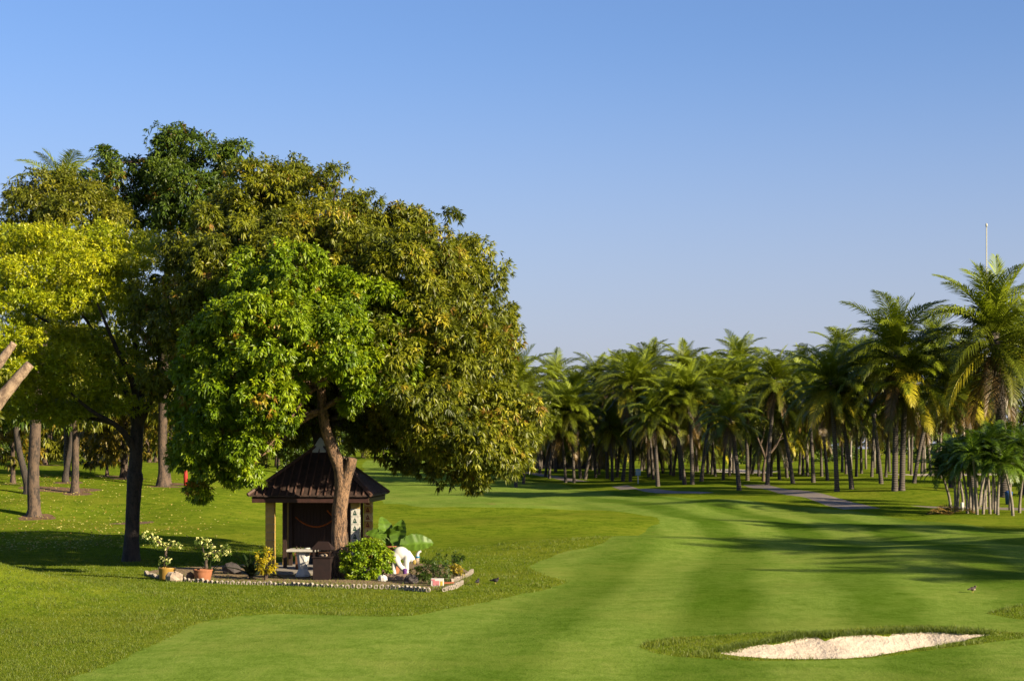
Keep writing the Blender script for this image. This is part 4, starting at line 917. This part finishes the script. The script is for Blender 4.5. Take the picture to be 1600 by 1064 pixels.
# elephant-ear plant in a terracotta pot
TERRA = plain('terracotta', (.48, .19, .09), (.34, .13, .06), 7, .8, .2, .005)
b0 = onY(613, 48.3); t = empty('elephant_ear_plant', b0, 0, 'huge-leaved elephant-ear plant in a tall terracotta pot behind the white statue', 'plant')
po = MB().lathe([(.14, 0), (.2, .1), (.23, .55), (.2, .74), (.24, .78), (.25, .84), (.21, .84), (.20, .78)], 18).build('pot', TERRA, t, True)
MB().lathe([(.0, .79), (.2, .8)], 16, cap=False).build('soil', SOIL, po)
def big_leaf(seed):
    r_ = np.random.default_rng(seed); V = []; Fc = []; C = []; nu, nv = 17, 9
    for i in range(nu):
        u_ = i / (nu - 1); wd = .34 * (math.sin(math.pi * min(1, u_ * .86 + .10)) ** .75) * (1 - .25 * u_) if 0 < u_ < 1 else .02
        for j in range(nv):
            v_ = -1 + 2 * j / (nv - 1)
            x = u_ * .86 - .16 * abs(v_) * (1 - u_) ** 2 * 1.2; y_ = wd * v_ * (1 + .05 * math.sin(i * 2.6))
            z = .10 * abs(v_) * wd / .3 - .22 * u_ ** 2 + .022 * math.sin(i * 2.4) * abs(v_) + .01 * math.cos(i * 1.2)
            V.append((x, y_, z)); vein = 1.35 if (i % 3 == 0 or j == nv // 2) else 1.0
            C.append(np.array((.07, .135, .025)) * vein * r_.uniform(.9, 1.1))
    for i in range(nu - 1):
        for j in range(nv - 1): Fc.append([i * nv + j, (i + 1) * nv + j, (i + 1) * nv + j + 1, i * nv + j + 1])
    return npmesh('big_leaf', np.array(V), np.array(Fc), LEAF, col=np.array(C), smooth=True)
BL = [big_leaf(1), big_leaf(2)]
for i, (px, py, dy, az, tilt, roll, s_) in enumerate([(604, 842, .1, 112, -72, 10, .95), (622, 848, -.1, 78, -76, -8, .95), (634, 851, -.25, 4, -10, 58, 1.05), (612, 850, .2, 265, -60, 10, .85), (598, 838, -.1, 170, -20, -40, .7), (622, 848, .25, 280, -66, -15, .85), (618, 856, -.3, 300, 5, 0, .6)]):
    p = at(px, py, 48.3 + dy) - b0
    lf = put('leaf', BL[i % 2], t, p); lf.rotation_mode = 'XYZ'
    lf.rotation_euler = (R(roll), R(tilt), R(az)); lf.scale = (s_ * .86,) * 3
    P = spline([(0, 0, .78), (p.x * .4, p.y * .4, .78 + (p.z - .78) * .6 + .05), tuple(p)], 4); MB().tube(P, np.linspace(.022, .013, len(P)), 6).build('petiole', plain('petiole', (.12, .18, .05)), t, True)

# agave
AG = []
r2 = np.random.default_rng(5)
def agave_leaf():
    V = []; Fc = []; C = []
    for i in range(9):
        u_ = i / 8; w_ = .045 * (1 - u_) ** .6 * (1 + .6 * math.sin(math.pi * min(1, u_ * 1.6))) + .002; x = u_ * .62; z = -.22 * u_ ** 2.2
        for v_ in (-1, 0, 1): V.append((x, v_ * w_, z + abs(v_) * .018)); C.append((.022, .04, .022))
    for i in range(8):
        for j in range(2): Fc.append([i * 3 + j, (i + 1) * 3 + j, (i + 1) * 3 + j + 1, i * 3 + j + 1])
    return npmesh('agave_leaf', np.array(V), np.array(Fc), LEAF, col=np.array(C), smooth=True)
AGL = agave_leaf()
def agave(name, label, b0, n, s0, seed):
    t = empty(name, b0, 0, label, 'plant'); r_ = random.Random(seed)
    MB().lathe([(.05, -.05), (.06, .06), (.03, .12)], 8).build('core', BARK_DARK, t, True)
    for i in range(n):
        l = put('leaf', AGL, t, (0, 0, .06)); l.rotation_mode = 'XYZ'; el = 20 + 62 * (i / n) + r_.uniform(-6, 6)
        l.rotation_euler = (0, -R(el), i * 2.4 + r_.uniform(-.2, .2)); s_ = s0 * r_.uniform(.85, 1.2); l.scale = (s_, s_ * 1.1, s_)
agave('agave', 'dark spiky agave left of the yellow croton', onY(392, 47.4), 17, 1.2, 1)
agave('young_agave', 'small spiky plant just behind the terracotta pot', onY(327, 47.6), 11, .85, 2)

# desert roses in pots
OCP = plain('ochre_glaze', (.52, .32, .07), (.38, .22, .045), 6, .4, .15, .004)
def rose(label, px, py, Y, potmat, prof, trunk, heads, seed):
    b0 = onY(px, Y); t = empty('potted_desert_rose', b0, 0, label, 'potted plant', 'potted desert roses at the left end of the bed')
    pt_ = MB().lathe(prof, 24).build('pot', potmat, t, True); zt = prof[-2][1]
    MB().lathe([(0.0, zt - .035), (prof[-1][0] + .01, zt - .03)], 20, cap=False).build('soil', SOIL, pt_)
    m = MB()
    for pp, ra in trunk:
        P = spline([at(x, y_, Y) - b0 for x, y_ in pp], 4); m.tube(P, np.linspace(ra, ra * .45, len(P)), 8, rough=.08, seed=seed)
    m.build('trunk', BARK_GREY, t, True)
    put('foliage', crown_mesh('rose_leaves', rel(lob(heads, Y), b0), 55, 4, .05, 4, .075, .028, [(.05, .10, .02), (.10, .16, .04), (.16, .22, .07)], seed, downb=-.1), t)
    tag(put('flowers', crown_mesh('rose_flowers', rel(lob([(h[0], h[1] - 1, h[2] - .03, h[3] * 1.05) for h in heads], Y), b0), 26, 3, .05, 3, .05, .045, [(.60, .64, .45), (.75, .76, .62), (.8, .8, .7)], seed + 50, downb=-.3), t), kind='stuff')
rose('bonsai-like desert rose in a straight ochre pot', 261, 0, 46.75, OCP, [(.205, 0), (.215, .05), (.225, .28), (.24, .31), (.24, .335), (.20, .335), (.195, .28)], [(((258, 884), (259, 870), (259, 858)), .06), (((259, 860), (254, 852), (246, 846), (236, 839)), .03), (((259, 860), (264, 854), (272, 850)), .03)], [(231, 837, 0, 5), (239, 842, 0, 6), (246, 847, 0, 5), (252, 849, 0, 4), (269, 850, 0, 4), (275, 851, 0, 4), (280, 853, 0, 3), (254, 876, 0, 4), (263, 875, 0, 4), (258, 854, 0, 3), (227, 835, 0, 3)], 931)
rose('white-flowered desert rose in a round-sided terracotta pot', 317, 0, 46.1, TERRA, [(.17, 0), (.2, .04), (.245, .24), (.25, .29), (.265, .31), (.265, .335), (.225, .335), (.22, .28)], [(((322, 888), (322, 876), (324, 868)), .055), (((323, 872), (318, 862), (316, 850)), .025), (((324, 869), (332, 864), (342, 862), (352, 860)), .028), (((324, 869), (330, 858), (334, 850)), .022)], [(311, 845, 0, 4), (320, 843, 0, 4), (325, 846, 0, 3), (334, 866, 0, 6), (345, 860, 0, 6), (352, 858, 0, 6), (338, 873, 0, 4), (356, 862, 0, 3), (322, 866, 0, 4), (330, 856, 0, 3)], 941)

# rocks
def rock(label, px, Y, r3, mat, seed, z=.0, name='rock'):
    b0 = onY(px, Y); m = MB(); m.ell((0, 0, r3[2] * .55), r3, 10, rough=.16, seed=seed); tag(m.build(name, mat, None, False, b0 + Vector((0, 0, z))), label, 'rock')
ST = plain('pale_stone', (.52, .42, .32), (.34, .26, .19), 7, .9, .6, .02); ST2 = plain('rust_stone', (.36, .2, .1), (.2, .11, .06), 7, .9, .6, .02); STD = plain('dark_stone', (.10, .085, .08), (.05, .045, .045), 7, .9, .6, .02)
rock('pale rough rock leaning between the ochre and terracotta pots', 273, 46.1, (.26, .2, .17), ST, 3)
rock('small rusty rock against the left side of the terracotta pot', 297, 46.4, (.12, .12, .15), ST2, 4)
rock('rounded white rock at the right foot of the bright bush', 598, 46.2, (.13, .11, .11), WHITE, 5)
rock('dark grey rock left of the fern bush', 643, 45.5, (.2, .17, .16), STD, 6)
rock('flat shaded boulder in the bed behind the terracotta pot', 362, 49.0, (.3, .22, .2), STD, 7)

# white elephant statue
Y = 47.3; b0 = onY(626, Y); t = empty('animal_statue', b0, 0, 'white bowing elephant statue with blue band on its raised trunk', 'statue')
q = lambda px, py, dy=0: tuple(at(px, py, Y + dy) - b0)
m = MB(); m.ell(q(626, 864), (.225, .17, .185), 20); m.ell(q(620, 868), (.17, .165, .17), 18); m.ell(q(633, 866), (.14, .14, .15), 18)
for pp, r0, r1 in (([(616, 870, .10), (614, 884, .12), (613, 899, .12)], .11, .075), ([(618, 870, -.10), (623, 881, -.12), (631, 891, -.12)], .10, .055), ([(636, 868, -.06), (635, 880, -.08), (636, 896, -.08)], .095, .055), ([(635, 864, 0), (641, 871, 0), (646, 876, 0), (650, 877, 0)], .12, .065), ([(618, 871, -.06), (615, 884, -.05), (616, 897, -.05)], .1, .06)):
    P = spline([q(*p) for p in pp], 4); m.tube(P, np.linspace(r0, r1, len(P)), 12)
body = m.build('body', WHITE, t, True); md = body.modifiers.new('fuse', 'REMESH'); md.mode = 'VOXEL'; md.voxel_size = .018; md.use_smooth_shade = True
md = body.modifiers.new('soften', 'SMOOTH'); md.factor = .5; md.iterations = 6
hd = MB(); hd.ell(q(651, 876), (.085, .08, .10), 12); hdo = hd.build('head', plain('painted_face', (.45, .30, .16), (.20, .22, .2), 18, .5, .1), t, True)
P = spline([q(652.5, 873), q(652.5, 866), q(654.5, 862.5), q(658, 861)], 4); MB().tube(P, np.linspace(.05, .028, len(P)), 10).build('trunk', WHITE, t, True)
P = [q(652.5, 871.2), q(652.5, 868.6)]; MB().tube(P, [.062, .058], 12).build('band', plain('blue_band', (.03, .25, .5)), t, True)
for s_ in (-1, 1): MB().ell(q(647.5, 878, s_ * .08), (.05, .02, .07), 10).build('ear', plain('ear_yellow', (.5, .36, .08)), hdo, True)
b1 = onY(632.5, 46.9); tag(MB().lathe([(.085, 0), (.075, .06), (.06, .14), (.055, .22), (.075, .28), (.02, .31)], 9).build('purple_cloth', plain('purple', (.16, .05, .25), (.09, .025, .15), 14, .85, .5), None, True, b1), 'purple cloth bundle under the white statue', 'cloth')
b1 = onY(619, 46.6); t = empty('timber_planter', b1, 0, 'low weathered timber frame in front of the white statue', 'planter')
for k, z in enumerate((.05, .135)): MB().box((.02 * k, 0, z), (.56, .07, .08), bev=.006).build('plank', plain('weathered_timber', (.36, .26, .19), (.24, .17, .12), 8, .9, .3), t)
for s_ in (-1, 1): MB().box((s_ * .26, .3, .09), (.05, .52, .15), bev=.006).build('plank', plain('weathered_timber2', (.34, .25, .18), (.22, .16, .11), 8, .9, .3), t)
# carton with a printed front
b1 = onY(683.5, 44.75); t = empty('carton', b1, R(-4), 'pink and white printed carton leaning on the bed edging', 'box')
PK = plain('pink_print', (.72, .30, .30), (.6, .2, .22), 12, .6, .05); YL = plain('yellow_print', (.72, .55, .06))
cb_ = MB().box((0, 0, .10), (.32, .14, .2), bev=.004).build('body', WHITE, t)
MB().box((-.03, -.073, .08), (.17, .006, .12)).build('print', PK, cb_); MB().box((.115, -.073, .07), (.06, .006, .12)).build('print', YL, cb_); MB().box((-.10, -.0735, .165), (.09, .006, .04)).build('print', PK, cb_)
b1 = onY(701, 45.2); m = MB(); m.box((0, 0, .05), (.30, .07, .05), .35, bev=.01); tag(m.build('red_brick', plain('brick_red', (.42, .12, .05)), None, False, b1), 'red-orange brick lying at the right end of the bed', 'brick')
# dry white twigs
b1 = onY(545, 47.1); m = MB()
for a in range(7):
    dx, dz = random.uniform(-.3, .35), random.uniform(.5, .95); P = spline([(random.uniform(-.1, .1), 0, .3), (dx * .5, -.05, .8), (dx, -.1, .4 + dz)], 4); m.tube(P, np.linspace(.009, .004, len(P)), 5)
tag(m.build('dry_twigs', BARK_PALE, None, True, b1), 'bare pale twigs arching between the trunk and bright bush', 'twigs')

# garden edging, one scalloped ring block after another
edge_px = [(228, 898), (262, 906), (330, 911), (420, 914), (520, 918), (610, 921), (655, 924), (676, 925)]
def run(px_list, step):
    C = spline([flat(*p) for p in px_list], 12); d_ = np.concatenate([[0], np.cumsum(np.linalg.norm(np.diff(C, axis=0), axis=1))]); s_ = np.arange(0, d_[-1], step)
    return [(np.interp(v, d_, C[:, 0]), np.interp(v, d_, C[:, 1])) for v in s_]
ed = run(edge_px, .155) + run([(694, 924), (712, 919), (722, 913)], .155) + run([(706, 911), (720, 905), (733, 900), (738, 895)], .155)
EDM = plain('edging_block', (.58, .50, .40), (.26, .22, .17), 9, .85, .3, .008)
m = MB(); n = 12
for i in range(n):      # ring with square-ish section
    a, b_ = 2 * math.pi * i / n, 2 * math.pi * (i + 1) / n
    def rp(r_, an, y_): return (r_ * math.cos(an) * .92, y_, r_ * math.sin(an) * 1.1)
    A = [rp(.078, a, -.035), rp(.078, b_, -.035), rp(.044, b_, -.035), rp(.044, a, -.035), rp(.078, a, .035), rp(.078, b_, .035), rp(.044, b_, .035), rp(.044, a, .035)]
    m.add(A, [[0, 1, 2, 3], [7, 6, 5, 4], [0, 4, 5, 1], [2, 6, 7, 3]])
ERING = m.mesh('edging_ring', EDM)
t = empty('garden_edging', (ed[0][0], ed[0][1], g1(*ed[0])), 0, 'row of small pale ring blocks edging the front of the garden bed', 'edging')
o_ = t.location.copy()
for i, (x, y_) in enumerate(ed):
    nx = ed[min(i + 1, len(ed) - 1)]; pv = ed[max(i - 1, 0)]; an = math.atan2(nx[1] - pv[1], nx[0] - pv[0])
    o = put('edging_block', ERING, t, Vector((x, y_, g1(x, y_) + .055 + rng.uniform(-.012, .01) - (.02 if i < 55 else 0))) - o_, (R(rng.uniform(-8, 8)), R(rng.uniform(-6, 6)), an + R(rng.uniform(-14, 14)))); k_ = rng.uniform(.62, .98); o.scale = (k_, 1, k_ * rng.uniform(.85, 1.1))

# ------------------------------------------------------------------ birds
def bird(label, px, py, face, c1, c2):
    b0 = hit(px, py); t = empty('bird', b0, face, label, 'bird', 'birds on the grass'); A = plain('plumage', c1); B_ = plain('plumage_pale', c2)
    m = MB(); m.ell((0, 0, .10), (.085, .045, .05), 12); m.ell((.075, 0, .15), (.032, .028, .03), 10); m.tube([(-.06, 0, .10), (-.12, 0, .09), (-.16, 0, .085)], [.03, .018, .012], 6); m.tube([(.05, 0, .11), (.07, 0, .14)], [.03, .024], 8)
    m.build('body', A, t, True); MB().ell((.02, 0, .085), (.06, .047, .036), 10).build('breast', B_, t, True); MB().tube([(.10, 0, .15), (.13, 0, .145)], [.01, .002], 6).build('beak', plain('beak', (.6, .4, .05)), t)
    for s_ in (-1, 1): MB().tube([(.0, s_ * .018, .065), (.0, s_ * .02, 0)], [.006, .006], 5).build('leg', plain('bird_leg', (.6, .45, .1)), t)
bird('small brown and buff bird standing on the fairway at right', 1520, 926, .4, (.07, .05, .04), (.42, .34, .22))
bird('dark bird on the grass right beside the garden bed', 746, 914, 1.2, (.03, .028, .028), (.06, .05, .05))
bird('dark bird furthest from the bed, pecking on the rough', 774, 912, -.3, (.03, .028, .028), (.06, .05, .05))

# ------------------------------------------------------------------ grass blades, fallen leaves
def blades(name, P, h, wd, col, seed, lean=.5):
    r_ = np.random.default_rng(seed); n = len(P); Z = ground(P[:, 0], P[:, 1]); a = r_.uniform(0, 2 * np.pi, n)
    sx = np.stack([np.cos(a), np.sin(a), np.zeros(n)], 1) * (wd * r_.uniform(.7, 1.3, n))[:, None] / 2; B0 = np.stack([P[:, 0], P[:, 1], Z - .005], 1)
    tip = B0 + np.concatenate([r_.normal(0, lean, (n, 2)) * h[:, None], (h * r_.uniform(.7, 1.1, n))[:, None]], 1)
    V = np.stack([B0 - sx, B0 + sx, tip], 1).reshape(-1, 3); Fc = np.arange(3 * n).reshape(-1, 3)
    return tag(put(name, npmesh(name, V, Fc, GRASSB, col=np.repeat(col, 3, 0))), kind='stuff')
N = 520000
Yr = 1 / rng.uniform(1 / 62, 1 / 24.5, N); Xr = Yr * rng.uniform(-.33, .33, N); P = np.stack([Xr, Yr], 1)
Pj = P + rng.normal(0, .07, P.shape); okm = ~inside(Pj, FAIR) | inside(P, patch1) | inside(P, patch2); okm &= ~inside(P, BED) & ~inside(P, BUNKS)
P = P[okm]; h = rng.uniform(.018, .05, len(P)) * rng.choice([1, 1, 1, 1.5], len(P)); tf = np.sin(P[:, 0] * 2.1 + 1.3 * np.sin(P[:, 1] * 1.7)) * np.sin(P[:, 1] * 1.3 + 1.7 * np.sin(P[:, 0] * .9)); h *= np.where(tf > .55, 1.9, 1.0)
gp = np.array([(.040, .070, .006), (.076, .116, .009), (.112, .148, .013), (.160, .160, .024)]); tt = np.clip(rng.beta(2, 2.2, len(P)) * 2.99, 0, 2.98); i0 = tt.astype(int)
col = gp[i0] + (gp[i0 + 1] - gp[i0]) * (tt - i0)[:, None]
tag(blades('rough_grass', P, h, .010 * (P[:, 1] / 32), col, 1), 'short rough grass blades round the fairway and bunker', 'grass')
# tuft fringe on the bunker's far lip
T = np.linspace(0, 1, 9000); C = np.stack([np.interp(T, np.linspace(0, 1, 11), BUNK[:11, 0]), np.interp(T, np.linspace(0, 1, 11), BUNK[:11, 1])], 1) + np.stack([rng.normal(0, .05, 9000), np.abs(rng.normal(0, .16, 9000)) - .03], 1)
tt = rng.uniform(0, 1.9, 9000); i0 = tt.astype(int); col = gp[i0] + (gp[i0 + 1] - gp[i0]) * (tt - i0)[:, None]
tag(blades('bunker_fringe_grass', C, rng.uniform(.04, .13, 9000), .011, col, 2, .6), 'longer grass fringe hanging over the back of the sand bunker', 'grass')
Pb = np.stack([rng.uniform(-11, -.5, 60000), rng.uniform(43, 49, 60000)], 1); db = polydist(Pb, BED)
Pb = Pb[inside(Pb, BED) & ((rng.random(60000) < np.exp(-db * 3.2)) | (rng.random(60000) < .02))]
tt = rng.uniform(0, 2.9, len(Pb)); i0 = tt.astype(int); col = gp[i0] + (gp[i0 + 1] - gp[i0]) * (tt - i0)[:, None]
tag(blades('bed_weeds', Pb, rng.uniform(.03, .10, len(Pb)), .016, col, 3, .6), 'weeds and grass growing along the garden bed edge', 'weeds')
# litter of pale fallen leaves on the left slope
Yl = rng.uniform(58, 98, 2200); Xl = Yl * (-.31 + .16 * rng.beta(1.2, 2.2, 2200)); Zl = ground(Xl, Yl); n = 2200
Dl = np.concatenate([unit(rng.normal(0, 1, (n, 2))), rng.uniform(0, .5, (n, 1))], 1)
cl = np.array([(.36, .32, .16), (.30, .20, .08), (.42, .40, .24)])[rng.integers(0, 3, n)]
tag(put('fallen_leaves', leaf_mesh('fallen_leaves', np.stack([Xl, Yl, Zl + .05], 1), Dl, .10, .055, cl, droop=0)), 'pale fallen leaves scattered over the slope at left', 'leaves', kind='stuff')
